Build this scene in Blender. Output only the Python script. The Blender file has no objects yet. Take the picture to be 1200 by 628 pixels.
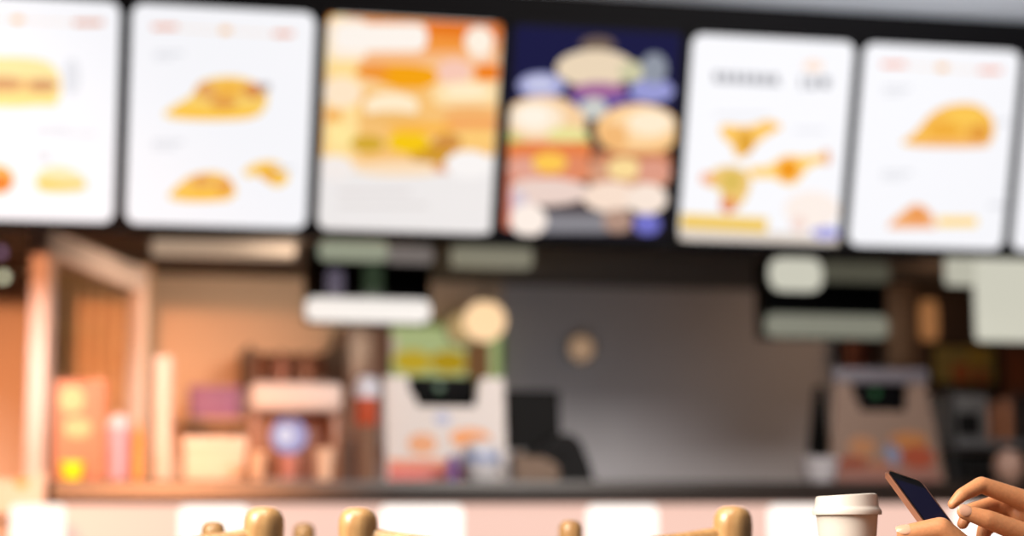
import bpy, bmesh, math, random
from mathutils import Vector, Matrix
random.seed(4)
C = bpy.context.scene.collection
PI = math.pi
R = math.radians

# ------------------------------------------------------------------ camera geometry
EYE = Vector((0, 0, 0.87)); PITCH = 0.132632; ROLL = -0.003931; F = 2400.0
TH = 0.2277; TILT = 0.28578; DK = 8.4
DV = Vector((math.cos(TH), math.sin(TH), 0))      # along the counter, to the right
NV = Vector((-math.sin(TH), math.cos(TH), 0))     # into the kitchen
ORG = Vector((-0.0436, DK, 0.87 + 1.2612))        # lower left corner of the central menu board
UPB = Vector((0, 0, 1)) * math.cos(TILT) - NV * math.sin(TILT)   # up the leaning boards
BN = DV.cross(UPB); BN = -BN if BN.y > 0 else BN                  # out of the boards, to the diners
CAMM = Matrix.Translation(EYE) @ Matrix.Rotation(PI / 2 + PITCH, 4, 'X') @ Matrix.Rotation(ROLL, 4, 'Z')

def ray(px, py):
    d = Vector(((px - 600) / F, -(py - 314) / F, -1.0))
    return (CAMM.to_3x3() @ d).normalized()
def hit(px, py, p0, n):
    d = ray(px, py)
    return EYE + d * ((p0 - EYE).dot(n) / d.dot(n))
def at(px, py, k):            # a point on the upright plane k metres behind the menu wall
    return hit(px, py, ORG + NV * k, NV)
def aty(px, py, y):           # a point at depth y
    return hit(px, py, Vector((0, y, 0)), Vector((0, 1, 0)))
def bd(px, py):               # coordinates on the plane of the menu boards
    p = hit(px, py, ORG, BN) - ORG
    return p.dot(DV), p.dot(UPB)
def kz(py, px, k): return at(px, py, k).z
def loc_k(p):                 # counter coordinates (s along, k behind, z)
    q = p - Vector((ORG.x, ORG.y, 0))
    return q.dot(DV), q.dot(NV), p.z
def W(s, k, z): return Vector((ORG.x, ORG.y, 0)) + DV * s + NV * k + Vector((0, 0, z))

# ------------------------------------------------------------------ materials
def lin(c):
    if max(c) > 1.0001: c = [v / 255 for v in c]
    return tuple((v / 12.92 if v <= .04045 else ((v + .055) / 1.055) ** 2.4) for v in c[:3])
_m = {}
def mat(name, col, rough=.5, metal=0, emit=0, bump=0, scale=60, coat=0, var=0, ecol=None, sss=0, spec=.5, trans=0):
    key = (name, tuple(col), rough, metal, emit)
    if key in _m: return _m[key]
    m = bpy.data.materials.new(name); m.use_nodes = True
    nt = m.node_tree; b = nt.nodes['Principled BSDF']
    c = lin(col)
    b.inputs['Base Color'].default_value = (*c, 1)
    b.inputs['Roughness'].default_value = rough
    b.inputs['Metallic'].default_value = metal
    b.inputs['Specular IOR Level'].default_value = spec
    b.inputs['Coat Weight'].default_value = coat
    b.inputs['Transmission Weight'].default_value = trans
    if sss:
        b.inputs['Subsurface Weight'].default_value = sss
        b.inputs['Subsurface Radius'].default_value = (1, .35, .2)
        b.inputs['Subsurface Scale'].default_value = .006
    if emit:
        b.inputs['Emission Color'].default_value = (*lin(ecol or col), 1)
        b.inputs['Emission Strength'].default_value = emit
        b.inputs['Base Color'].default_value = (c[0] * .06, c[1] * .06, c[2] * .06, 1)
    if bump or var:
        tc = nt.nodes.new('ShaderNodeTexCoord'); n = nt.nodes.new('ShaderNodeTexNoise')
        n.inputs['Scale'].default_value = scale; n.inputs['Detail'].default_value = 5
        nt.links.new(tc.outputs['Object'], n.inputs['Vector'])
        if bump:
            bp = nt.nodes.new('ShaderNodeBump'); bp.inputs['Strength'].default_value = bump; bp.inputs['Distance'].default_value = .004
            nt.links.new(n.outputs['Fac'], bp.inputs['Height']); nt.links.new(bp.outputs['Normal'], b.inputs['Normal'])
        if var:
            r = nt.nodes.new('ShaderNodeValToRGB')
            r.color_ramp.elements[0].position = .3; r.color_ramp.elements[1].position = .7
            r.color_ramp.elements[0].color = (*[v * (1 - var) for v in c], 1)
            r.color_ramp.elements[1].color = (*[min(1, v * (1 + var)) for v in c], 1)
            nt.links.new(n.outputs['Fac'], r.inputs['Fac']); nt.links.new(r.outputs['Color'], b.inputs['Base Color'])
    _m[key] = m
    return m
def glow(col, s=1.0):         # print lit from behind
    return mat('backlit_print', col, .6, 0, s, spec=.04)
def wood_mat(name, c1, c2, sc=(14, 14, 1.2), rough=.3, coat=.4):
    m = bpy.data.materials.new(name); m.use_nodes = True
    nt = m.node_tree; b = nt.nodes['Principled BSDF']
    tc = nt.nodes.new('ShaderNodeTexCoord'); mp = nt.nodes.new('ShaderNodeMapping'); mp.inputs['Scale'].default_value = sc
    n = nt.nodes.new('ShaderNodeTexNoise'); n.inputs['Scale'].default_value = 9; n.inputs['Detail'].default_value = 6; n.inputs['Distortion'].default_value = .8
    r = nt.nodes.new('ShaderNodeValToRGB')
    r.color_ramp.elements[0].position = .35; r.color_ramp.elements[1].position = .68
    r.color_ramp.elements[0].color = (*lin(c1), 1); r.color_ramp.elements[1].color = (*lin(c2), 1)
    nt.links.new(tc.outputs['Object'], mp.inputs['Vector']); nt.links.new(mp.outputs['Vector'], n.inputs['Vector'])
    nt.links.new(n.outputs['Fac'], r.inputs['Fac']); nt.links.new(r.outputs['Color'], b.inputs['Base Color'])
    b.inputs['Roughness'].default_value = rough; b.inputs['Coat Weight'].default_value = coat; b.inputs['Coat Roughness'].default_value = .15
    return m
CHAIRWOOD = wood_mat('light_lacquered_wood', (176, 132, 84), (208, 166, 114))
TABLEWOOD = wood_mat('table_wood', (120, 80, 50), (150, 105, 68), (2, 14, 14))
BLACK = mat('matt_black', (24, 23, 26), .45)
BLACKP = mat('black_plastic', (18, 17, 17), .6, bump=.1, scale=300, spec=.08)
STEEL = mat('brushed_steel', (150, 150, 152), .35, 1, bump=.05, scale=200)
WHITE = mat('white_card', (225, 218, 212), .55)
DARKBR = mat('dark_brown_laminate', (62, 44, 36), .45, var=.1, scale=8)

# ------------------------------------------------------------------ mesh helpers
def link(o): C.objects.link(o); return o
def obj(name, bm, mats, parent=None, smooth=True, world=False, ang=35):
    me = bpy.data.meshes.new(name)
    bmesh.ops.recalc_face_normals(bm, faces=bm.faces)
    bm.to_mesh(me); bm.free()
    for m in (mats if isinstance(mats, (list, tuple)) else [mats]): me.materials.append(m)
    if smooth:
        for p in me.polygons: p.use_smooth = True
        me.set_sharp_from_angle(angle=R(ang))
    o = link(bpy.data.objects.new(name, me))
    if parent is not None: o.parent = parent
    return o
def thing(name, label, cat, loc, rz=0.0, group=None):
    o = link(bpy.data.objects.new(name, None)); o.empty_display_size = .05
    o.location = loc; o.rotation_euler = (0, 0, rz); o['label'] = label; o['category'] = cat
    if group: o['group'] = group
    return o
def tag(o, label, cat, group=None, loc=None, rz=None):
    o['label'] = label; o['category'] = cat
    if group: o['group'] = group
    if loc is not None: o.location = loc
    if rz is not None: o.rotation_euler = (0, 0, rz)
    return o
def struct(o): o['kind'] = 'structure'; return o
def box(bm, x0, x1, y0, y1, z0, z1, bev=0, mi=0):
    r = bmesh.ops.create_cube(bm, size=1)
    vs = r['verts']
    for v in vs: v.co = Vector(((x0 + x1) / 2 + v.co.x * (x1 - x0), (y0 + y1) / 2 + v.co.y * (y1 - y0), (z0 + z1) / 2 + v.co.z * (z1 - z0)))
    fs = {f for v in vs for f in v.link_faces}
    for f in fs: f.material_index = mi
    if bev:
        es = list({e for v in vs for e in v.link_edges})
        r = bmesh.ops.bevel(bm, geom=es, offset=bev, segments=3, affect='EDGES', profile=.5)
        for f in r['faces']: f.material_index = mi
    return vs
def BX(*a, **k):
    bm = bmesh.new(); box(bm, *a, **k); return bm
def lathe(bm, prof, seg=32, c=(0, 0, 0), mi=0, axis=None):
    rings = []
    for r, z in prof:
        if r < 1e-6: rings.append([bm.verts.new((c[0], c[1], c[2] + z))])
        else: rings.append([bm.verts.new((c[0] + r * math.cos(2 * PI * i / seg), c[1] + r * math.sin(2 * PI * i / seg), c[2] + z)) for i in range(seg)])
    for a, b in zip(rings, rings[1:]):
        for i in range(seg):
            j = (i + 1) % seg
            q = [a[0] if len(a) == 1 else a[i], a[0] if len(a) == 1 else a[j], b[0] if len(b) == 1 else b[j], b[0] if len(b) == 1 else b[i]]
            u = []
            for v in q:
                if v not in u: u.append(v)
            if len(u) > 2:
                f = bm.faces.new(u); f.material_index = mi
    return [v for r in rings for v in r]
def LT(prof, seg=32, c=(0, 0, 0)):
    bm = bmesh.new(); lathe(bm, prof, seg, c); return bm
def tube(bm, pts, rads, seg=12, flat=None, mi=0):
    pts = [Vector(p) for p in pts]
    if not isinstance(rads, (list, tuple)): rads = [rads] * len(pts)
    prev = None; rings = []
    for i, p in enumerate(pts):
        t = (pts[min(i + 1, len(pts) - 1)] - pts[max(i - 1, 0)]).normalized()
        ref = Vector((0, 0, 1)) if abs(t.z) < .95 else Vector((0, 1, 0))
        a = t.cross(ref).normalized() if prev is None else (prev - t * prev.dot(t)).normalized()
        b = t.cross(a); prev = a
        r = rads[i]; ra, rb = (r, r) if flat is None else (r * flat[0], r * flat[1])
        rings.append([bm.verts.new(p + a * ra * math.cos(2 * PI * j / seg) + b * rb * math.sin(2 * PI * j / seg)) for j in range(seg)])
    for a, b in zip(rings, rings[1:]):
        for j in range(seg):
            f = bm.faces.new((a[j], a[(j + 1) % seg], b[(j + 1) % seg], b[j])); f.material_index = mi
    for rg in (rings[0], rings[-1]): bm.faces.new(rg).material_index = mi
def TB(*a, **k):
    bm = bmesh.new(); tube(bm, *a, **k); return bm
def prism(bm, pts, fn, d0, d1, mi=0):      # pts: outline; fn(a,b,d) gives a point
    A = [bm.verts.new(fn(a, b, d0)) for a, b in pts]; B = [bm.verts.new(fn(a, b, d1)) for a, b in pts]
    n = len(pts)
    for f in (bm.faces.new(A), bm.faces.new(B)): f.material_index = mi
    for i in range(n):
        bm.faces.new((A[i], A[(i + 1) % n], B[(i + 1) % n], B[i])).material_index = mi
def rrect(x0, x1, y0, y1, r, n=6):
    out = []
    for cx, cy, a0 in ((x1 - r, y1 - r, 0), (x0 + r, y1 - r, 90), (x0 + r, y0 + r, 180), (x1 - r, y0 + r, 270)):
        out += [(cx + r * math.cos(R(a0 + 90 * i / n)), cy + r * math.sin(R(a0 + 90 * i / n))) for i in range(n + 1)]
    return out
def smoothpoly(p, it=2):
    for _ in range(it):
        q = []
        for i in range(len(p)):
            a, b = p[i], p[(i + 1) % len(p)]
            q += [(a[0] * .75 + b[0] * .25, a[1] * .75 + b[1] * .25), (a[0] * .25 + b[0] * .75, a[1] * .25 + b[1] * .75)]
        p = q
    return p
def shape_pts(s):
    k = s[0]
    if k == 'e':
        cx, cy, rx, ry = s[1:5]
        return [(cx + rx * math.cos(2 * PI * i / 24), cy + ry * math.sin(2 * PI * i / 24)) for i in range(24)]
    if k == 'r': return rrect(s[1], s[3], s[2], s[4], min(s[5] if len(s) > 6 else 1.5, (s[3] - s[1]) / 2.01, (s[4] - s[2]) / 2.01), 4)
    if k == 'p': return smoothpoly(s[1])
    if k == 'q': return s[1]
def copy_tree(o, parent=None, loc=None, rz=None, label=None, group=None):
    c = o.copy(); C.objects.link(c)
    if parent is not None: c.parent = parent
    if loc is not None: c.location = loc
    if rz is not None: c.rotation_euler = (0, 0, rz)
    if label: c['label'] = label
    if group: c['group'] = group
    for ch in list(o.children): copy_tree(ch, c)
    return c

# ------------------------------------------------------------------ the room
CZ = 0.87 + 1.2612 + .8684 * math.cos(TILT) + .13        # ceiling height
HB = 0.87 + 1.2612 - .035                                 # underside of the menu wall
KC = 2.36                                                 # kitchen ceiling
FLOORM = mat('floor_tiles', (110, 84, 64), .35, var=.12, scale=3)
def slab(name, s0, s1, k0, k1, z0, z1, m):
    bm = bmesh.new(); vs = box(bm, s0, s1, k0, k1, z0, z1)
    o = obj(name, bm, m, smooth=False)
    o.location = (ORG.x, ORG.y, 0); o.rotation_euler = (0, 0, TH)
    return struct(o)
slab('floor', -5.2, 4.6, -10.5, 3.6, -.1, 0, FLOORM)
slab('ceiling', -5.2, 4.6, -6.5, -.1, CZ, CZ + .1, mat('painted_ceiling', (206, 210, 216), .8, bump=.1))
slab('ceiling_kitchen', -5.2, 4.6, .16, 3.6, KC, KC + .1, mat('kitchen_ceiling', (84, 76, 70), .8))
slab('wall_back', -5.2, 4.6, 3.4, 3.6, 0, KC, mat('pale_grey_wall_tiles', (188, 186, 190), .5, var=.03, scale=2))
slab('wall_left', -5.3, -5.2, -6.5, 3.6, 0, CZ, mat('warm_beige_wall', (190, 150, 110), .7))
slab('wall_right', 4.6, 4.7, -6.5, 3.6, 0, CZ, mat('dark_brown_wall', (60, 44, 36), .7))
# cladding on the left of the back wall, warm beige
sx = loc_k(at(590, 430, 3.34))[0]
slab('wall_back_beige', -5.2, sx, 3.36, 3.4, 0, KC, mat('beige_wall_cladding', (204, 182, 160), .55, var=.05, scale=1.5))
sx2 = loc_k(at(985, 430, 3.3))[0]
slab('wall_back_dark', sx2, 4.6, 3.3, 3.4, 0, KC, mat('dark_wood_cladding', (58, 42, 34), .6, var=.2, scale=3))
# the black bulkhead that carries the boards, leaning out to the diners
bm = bmesh.new()
def bulk(s):
    q = [(-.055 * math.sin(TILT) - .0, HB)]
    off = .035
    y0 = off / math.cos(TILT)
    zt = CZ
    f = lambda z: y0 - (z - (0.87 + 1.2612)) * math.tan(TILT)
    return [(s, f(HB), HB), (s, f(zt), zt), (s, .16, zt), (s, .16, HB + .03)]
a = [bm.verts.new(p) for p in bulk(-4.6)]; b = [bm.verts.new(p) for p in bulk(4.2)]
bm.faces.new(a); bm.faces.new(b)
for i in range(4): bm.faces.new((a[i], a[(i + 1) % 4], b[(i + 1) % 4], b[i]))
o = obj('wall_menu_bulkhead', bm, mat('black_bulkhead_paint', (12, 11, 13), .7, spec=.08), smooth=False)
o.location = (ORG.x, ORG.y, 0); o.rotation_euler = (0, 0, TH); struct(o)

# ------------------------------------------------------------------ menu boards
ROTB = Matrix((DV, -BN, UPB)).transposed()        # columns: x along, y into the wall, z up the board
BW, BH, PITCHX = .7177, .8684, .7665
def board(idx, label, base_col, art, group='row of backlit menu boards'):
    s0 = (idx - 3) * PITCHX
    e = thing('menu_board', label, 'menu board', ORG + DV * (s0 + BW / 2), 0, group)
    e.rotation_mode = 'XYZ'; e.rotation_euler = ROTB.to_euler()
    def cv(px, py):
        a, b_ = bd(px, py); return a - s0 - BW / 2, b_
    bm = bmesh.new(); prism(bm, rrect(-BW / 2 - .016, BW / 2 + .016, -.018, BH + .018, .05), lambda a, b, d: Vector((a, d, b)), .0, .033)
    obj('housing', bm, mat('black_board_housing', (10, 9, 11), .6, spec=.08), e)
    bm = bmesh.new(); prism(bm, rrect(-BW / 2, BW / 2, 0, BH, .045), lambda a, b, d: Vector((a, d, b)), -.006, .0)
    obj('light_panel', bm, glow(base_col, 1.0), e)
    d = .0
    flat_art = []
    for name, shapes in art:
        if name in ('caption', 'heading'): flat_art += [('caption' if name == 'caption' else 'heading_letter', [q]) for q in shapes]
        else: flat_art.append((name, shapes))
    for name, shapes in flat_art:
        bm = bmesh.new(); mats = []; n0 = 0
        for s in shapes:
            d += .0005
            col = s[-1]
            m = glow(col, 1.0)
            if m not in mats: mats.append(m)
            pts = [cv(*p) for p in shape_pts(s)]
            pts = [(min(max(a, -BW / 2 + .004), BW / 2 - .004), min(max(b, .004), BH - .004)) for a, b in pts]
            q = []
            for p in pts:
                if not q or (abs(p[0] - q[-1][0]) + abs(p[1] - q[-1][1])) > 2e-4: q.append(p)
            if abs(q[0][0] - q[-1][0]) + abs(q[0][1] - q[-1][1]) < 2e-4: q.pop()
            if len(q) < 3: continue
            prism(bm, q, lambda a, b, dd: Vector((a, dd, b)), -.006 - d, -.005, mats.index(m))
        obj(name, bm, mats, e, smooth=False)
    return e
WH = (243, 243, 247); CAP = (218, 218, 223)
def heading(l, r, y, dy, c1=(226, 128, 60)):      # two bars joined by a thin dotted rule with a mark in the middle
    (a, b), (c, d) = l, r
    m = (b + c) / 2
    return ('heading_rule', [('q', [(b, y + 3), (c, y + 3 + dy * .8), (c, y + 5 + dy * .8), (b, y + 5)], (240, 214, 190)),
            ('r', a, y, b, y + 5, c1), ('r', c, y + dy, d, y + dy + 5, c1), ('e', m, y + 3 + dy * .45, 7, 4, (238, 178, 96))])
board(0, 'menu board cut by the left edge of the photo, pale burger on white', WH, [
    heading((-75, -45), (86, 121), 17, 7, (212, 120, 46)),
    ('burger_picture', [('p', [(-62, 92), (-50, 72), (-20, 66), (30, 66), (60, 72), (73, 92), (70, 126), (-60, 126)], (249, 226, 160)),
        ('e', 10, 100, 60, 9, (240, 196, 128)), ('e', 4, 98, 22, 9, (214, 160, 108)), ('e', 50, 100, 17, 8, (208, 152, 104)), ('r', -55, 108, 68, 124, 5, (250, 222, 140)),
        ('e', 84, 90, 10, 22, (224, 225, 230))]),
    ('side_dish_picture', [('e', -5, 210, 22, 18, (245, 180, 96)), ('e', 0, 214, 14, 10, (226, 128, 48))]),
    ('wrap_picture', [('p', [(40, 225), (42, 200), (70, 192), (98, 205), (104, 222), (80, 226)], (251, 226, 176)), ('p', [(42, 222), (44, 208), (75, 214), (102, 212), (100, 221)], (248, 200, 84))]),
    ('caption', [('r', 40, 148, 80, 151, CAP), ('r', 40, 155, 112, 158, CAP), ('r', 42, 175, 60, 190, (228, 228, 232)), ('r', -60, 150, 10, 154, CAP)])])
board(1, 'white menu board with one large dish above two small ones', WH, [
    heading((178, 208), (320, 344), 29, 8, (226, 132, 70)),
    ('large_dish_picture', [('p', [(184, 138), (205, 122), (226, 112), (230, 98), (246, 91), (275, 88), (300, 96), (316, 108), (308, 138), (250, 142)], (246, 204, 104)),
        ('e', 242, 106, 13, 10, (226, 164, 96)), ('e', 268, 104, 18, 8, (240, 178, 70)), ('e', 262, 120, 16, 7, (222, 150, 72)), ('e', 297, 106, 13, 9, (216, 142, 78)),
        ('p', [(194, 137), (214, 126), (250, 131), (304, 128), (303, 138), (250, 140)], (250, 194, 60)), ('e', 310, 102, 7, 5, (170, 160, 160))]),
    ('small_dish_picture', [('p', [(190, 236), (208, 216), (226, 203), (256, 200), (276, 214), (276, 236)], (245, 196, 94)), ('e', 236, 212, 13, 7, (226, 160, 84)),
        ('e', 262, 218, 10, 8, (228, 156, 80)), ('p', [(202, 234), (222, 224), (272, 226), (270, 236)], (248, 190, 60))]),
    ('fried_piece_picture', [('p', [(282, 202), (300, 189), (326, 188), (340, 206), (333, 217), (318, 219), (306, 202), (292, 208)], (247, 200, 84)), ('e', 316, 204, 12, 8, (238, 172, 50))]),
    ('caption', [('r', 180, 60, 216, 64, CAP), ('r', 180, 66, 204, 69, CAP), ('r', 178, 164, 216, 168, CAP), ('r', 178, 171, 206, 174, CAP), ('r', 320, 195, 345, 199, CAP)])])
board(2, 'orange menu board with big burgers and a pale lower strip', (232, 226, 224), [
    ('orange_backdrop', [('q', [(380, 10), (592, 20), (584, 195), (370, 192)], (246, 206, 150)), ('q', [(380, 10), (592, 20), (590, 76), (380, 72)], (236, 146, 58)),
        ('q', [(500, 16), (592, 20), (590, 48), (500, 40)], (226, 116, 24)), ('p', [(378, 10), (420, 14), (424, 190), (370, 190)], (250, 218, 150)), ('r', 420, 60, 588, 76, 4, (242, 182, 128)),
        ('q', [(376, 78), (384, 78), (380, 180), (371, 180)], (238, 170, 62))]),
    ('banner', [('r', 385, 22, 430, 70, 10, (250, 232, 210)), ('r', 392, 28, 500, 60, 12, (248, 240, 232))]),
    ('price_roundel', [('e', 563, 62, 14, 12, (244, 206, 176)), ('e', 561, 48, 17, 17, (248, 236, 220))]),
    ('burger_picture', [('p', [(420, 74), (512, 76), (514, 96), (490, 106), (462, 104), (420, 86)], (240, 160, 14)), ('e', 436, 84, 20, 9, (236, 146, 50)), ('r', 556, 76, 589, 94, 3, (234, 124, 16)),
        ('e', 532, 84, 21, 15, (242, 196, 178)), ('r', 420, 104, 585, 190, 10, (242, 190, 116)), ('e', 400, 108, 24, 18, (250, 226, 196)), ('e', 458, 124, 32, 16, (251, 232, 200)),
        ('e', 545, 112, 40, 17, (248, 218, 164)), ('e', 545, 106, 28, 9, (252, 232, 196)), ('e', 458, 138, 36, 8, (236, 184, 108)), ('r', 372, 128, 400, 142, 4, (240, 176, 92)), ('e', 556, 162, 26, 12, (246, 198, 116)), ('e', 550, 128, 34, 5, (236, 170, 104)), ('r', 520, 138, 586, 150, 4, (238, 160, 92)), ('e', 398, 158, 14, 13, (250, 228, 156)), ('e', 430, 168, 20, 10, (208, 166, 50)),
        ('e', 505, 180, 26, 13, (206, 150, 44)), ('e', 524, 166, 16, 10, (204, 140, 66)), ('e', 478, 166, 24, 13, (242, 196, 18)), ('e', 492, 150, 40, 6, (246, 180, 70)), ('e', 468, 197, 56, 9, (246, 218, 184)), ('e', 520, 196, 14, 6, (222, 160, 118))]),
    ('price_panel', [('q', [(371, 188), (430, 206), (540, 205), (582, 180), (582, 272), (370, 262)], (234, 230, 229)), ('e', 548, 192, 28, 16, (244, 240, 238)), ('e', 392, 196, 22, 14, (240, 232, 228)),
        ('r', 395, 222, 480, 226, (216, 208, 206)), ('r', 395, 238, 500, 242, (218, 212, 210))])])
board(3, 'navy menu board with two tall burgers side by side', (24, 22, 36), [
    ('navy_backdrop', [('q', [(604, 30), (798, 40), (794, 130), (598, 125)], (20, 20, 62)), ('e', 705, 122, 46, 12, (58, 62, 150)), ('q', [(595, 150), (790, 150), (770, 275), (590, 270)], (64, 52, 56)), ('q', [(768, 190), (796, 160), (786, 278), (765, 276)], (24, 20, 28))]),
    ('emblem', [('e', 700, 52, 20, 9, (110, 92, 80)), ('e', 697, 80, 46, 22, (228, 208, 180)), ('e', 740, 84, 16, 12, (200, 196, 160)), ('e', 701, 106, 33, 10, (160, 104, 150)), ('e', 695, 127, 16, 13, (196, 198, 194))]),
    ('caption', [('e', 634, 100, 28, 15, (160, 162, 208)), ('e', 632, 98, 18, 8, (196, 198, 226)), ('e', 763, 106, 26, 14, (148, 150, 206)), ('e', 766, 80, 15, 18, (140, 146, 158))]),
    ('burger_picture', [('e', 638, 168, 54, 13, (176, 200, 110)), ('e', 636, 144, 50, 32, (240, 202, 156)), ('e', 628, 138, 32, 20, (246, 226, 200)), ('e', 624, 136, 20, 13, (250, 238, 222)), ('e', 664, 158, 24, 10, (228, 220, 150)), ('p', [(594, 150), (610, 166), (660, 170), (690, 160), (690, 168), (650, 178), (600, 172)], (186, 206, 118)),
        ('r', 590, 166, 692, 184, 5, (226, 126, 70)), ('r', 594, 182, 690, 212, 8, (220, 136, 98)), ('e', 612, 198, 20, 14, (222, 160, 140)), ('e', 643, 190, 20, 12, (248, 196, 82)), ('e', 640, 224, 50, 16, (230, 206, 196)), ('e', 604, 238, 14, 16, (210, 196, 206)), ('q', [(590, 200), (598, 200), (598, 268), (589, 266)], (206, 116, 92))]),
    ('second_burger_picture', [('e', 746, 152, 49, 31, (242, 192, 130)), ('e', 750, 147, 40, 23, (247, 210, 160)), ('e', 760, 143, 26, 15, (250, 230, 202)), ('e', 718, 160, 16, 16, (236, 180, 116)), ('r', 694, 178, 784, 192, 5, (196, 122, 82)), ('r', 690, 188, 782, 218, 8, (206, 150, 120)),
        ('e', 730, 197, 20, 13, (244, 214, 150)), ('e', 765, 200, 20, 15, (216, 152, 130)), ('e', 714, 230, 32, 18, (242, 218, 200)), ('e', 756, 232, 24, 18, (242, 224, 210))]),
    ('side_dish_picture', [('r', 632, 250, 712, 272, 5, (132, 130, 136)), ('e', 618, 257, 21, 19, (248, 234, 224)), ('e', 722, 258, 17, 14, (172, 140, 124)), ('e', 757, 262, 15, 12, (112, 112, 196))])])
tl = [('r', 836 + i * 11.2, 84 + i * .55, 843.5 + i * 11.2, 96 + i * .55, 1, (150, 150, 156)) for i in range(7)] + [('r', 838 + i * 11.2, 93 + i * .5, 846 + i * 11.2, 97 + i * .5, 1, (172, 172, 178)) for i in range(7)]
tl += [('r', 937, 89, 941, 104, 1, (176, 176, 182)), ('r', 947, 90, 955, 104, 1, (160, 160, 166)), ('r', 961, 90, 971, 103, 1, (156, 156, 162))]
board(4, 'white menu board with crossed pieces of chicken and a yellow strip', WH, [
    ('heading', tl + [('e', 952, 77, 12, 7, (246, 222, 206))]),
    ('chicken_picture', [('p', [(842, 144), (878, 149), (900, 138), (915, 149), (888, 164), (876, 182), (860, 186), (860, 172), (844, 160)], (247, 196, 98)), ('e', 872, 166, 10, 15, (220, 160, 56)), ('e', 905, 148, 9, 5, (248, 190, 70)),
        ('p', [(824, 206), (848, 192), (874, 198), (880, 214), (870, 238), (855, 250), (843, 238), (846, 222), (828, 218)], (236, 196, 118)), ('e', 856, 212, 13, 14, (216, 184, 92)), ('e', 852, 240, 9, 9, (222, 136, 92)), ('e', 827, 209, 7, 7, (238, 170, 130)),
        ('p', [(874, 194), (900, 196), (918, 180), (945, 184), (966, 178), (968, 190), (945, 194), (935, 212), (920, 218), (905, 206), (880, 210)], (250, 206, 112)), ('e', 922, 198, 13, 13, (238, 160, 40)), ('e', 922, 200, 7, 7, (234, 138, 14)), ('e', 967, 184, 4, 9, (226, 160, 120))]),
    ('yellow_strip', [('q', [(798, 250), (898, 255), (896, 272), (797, 268)], (236, 198, 92)), ('q', [(796, 266), (985, 276), (985, 290), (795, 284)], (220, 208, 196))]),
    ('caption', [('e', 950, 245, 32, 22, (246, 234, 226)), ('e', 966, 272, 16, 7, (160, 160, 222)), ('e', 934, 262, 8, 10, (240, 214, 204)), ('r', 836, 132, 900, 136, (228, 228, 232)), ('r', 930, 150, 965, 154, (226, 226, 232))])])
board(5, 'white menu board with one golden dish above a smaller one', WH, [
    heading((1032, 1061), (1146, 1173), 73, 7, (236, 144, 100)),
    ('large_dish_picture', [('p', [(1046, 172), (1072, 156), (1088, 134), (1110, 122), (1142, 120), (1161, 134), (1165, 150), (1160, 172)], (243, 186, 82)), ('e', 1130, 136, 22, 10, (246, 196, 84)), ('e', 1146, 156, 13, 10, (224, 154, 62)), ('e', 1105, 152, 20, 9, (236, 170, 60)), ('p', [(1058, 172), (1080, 164), (1160, 166), (1158, 173)], (240, 176, 110))]),
    ('small_dish_picture', [('p', [(1036, 266), (1054, 251), (1072, 236), (1090, 247), (1096, 263)], (238, 172, 108)), ('e', 1074, 252, 12, 8, (232, 150, 84)), ('r', 1097, 254, 1144, 265, 3, (250, 212, 120)), ('r', 1040, 262, 1096, 267, (240, 170, 120))]),
    ('caption', [('r', 1034, 101, 1066, 105, CAP), ('r', 1034, 108, 1058, 111, CAP), ('r', 1032, 200, 1068, 204, CAP), ('r', 1032, 207, 1058, 210, CAP), ('r', 1158, 238, 1180, 243, CAP), ('r', 1168, 140, 1180, 146, CAP)])])
board(6, 'menu board of which only a thin white edge shows at the right', WH, [
    heading((1240, 1265), (1340, 1370), 84, 6, (236, 144, 100)),
    ('dish_picture', [('e', 1300, 165, 40, 24, (243, 186, 82)), ('e', 1300, 258, 30, 18, (243, 186, 82))])])

# ------------------------------------------------------------------ service counter
CT = at(600, 563, -.15).z; CB = at(600, 590, -.15).z
sl = loc_k(at(55, 575, -.15))[0]; sr = 2.6
K0 = -.15
def kobj(name, bm, m, parent=None, **kw):       # a mesh given in counter coordinates
    o = obj(name, bm, m, parent, **kw)
    if parent is None: o.location = (ORG.x, ORG.y, 0); o.rotation_euler = (0, 0, TH)
    return o
def kthing(name, label, cat, s, k, z, group=None, rz=0): return thing(name, label, cat, W(s, k, z), TH + rz, group)
ct = kthing('service_counter', 'long dark brown counter with a pink and white lit front', 'counter', 0, 0, 0)
obj('worktop', BX(sl, sr, K0, .62, CB, CT, bev=.006), mat('counter_edge_laminate', (40, 30, 25), .35, var=.08, scale=4, spec=.6), ct)
obj('carcass', BX(sl + .06, sr - .06, K0 + .12, .58, 0, CB), DARKBR, ct)
obj('plinth', BX(sl + .05, sr - .05, K0 + .08, K0 + .12, 0, .1), BLACK, ct)
pk = bmesh.new(); box(pk, sl + .03, sr - .03, K0 + .07, K0 + .12, .1, CB)
obj('lit_front_panel', pk, mat('pink_lit_panel', (70, 50, 46), .4, 0, 1.0, ecol=(249, 205, 188)), ct)
def sof(px): return loc_k(at(px, 600, K0 + .05))[0]
for a, b in ((211, 291), (447, 542), (690, 770), (903, 992), (1120, 1215)):
    bm = bmesh.new(); prism(bm, rrect(sof(a), sof(b), .16, CB - .008, .025), lambda x, z, d: Vector((x, d, z)), K0 + .05, K0 + .069)
    obj('white_light_panel', bm, mat('white_lit_panel', (70, 60, 56), .4, 0, 1.5, ecol=(255, 246, 238)), ct)
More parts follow.
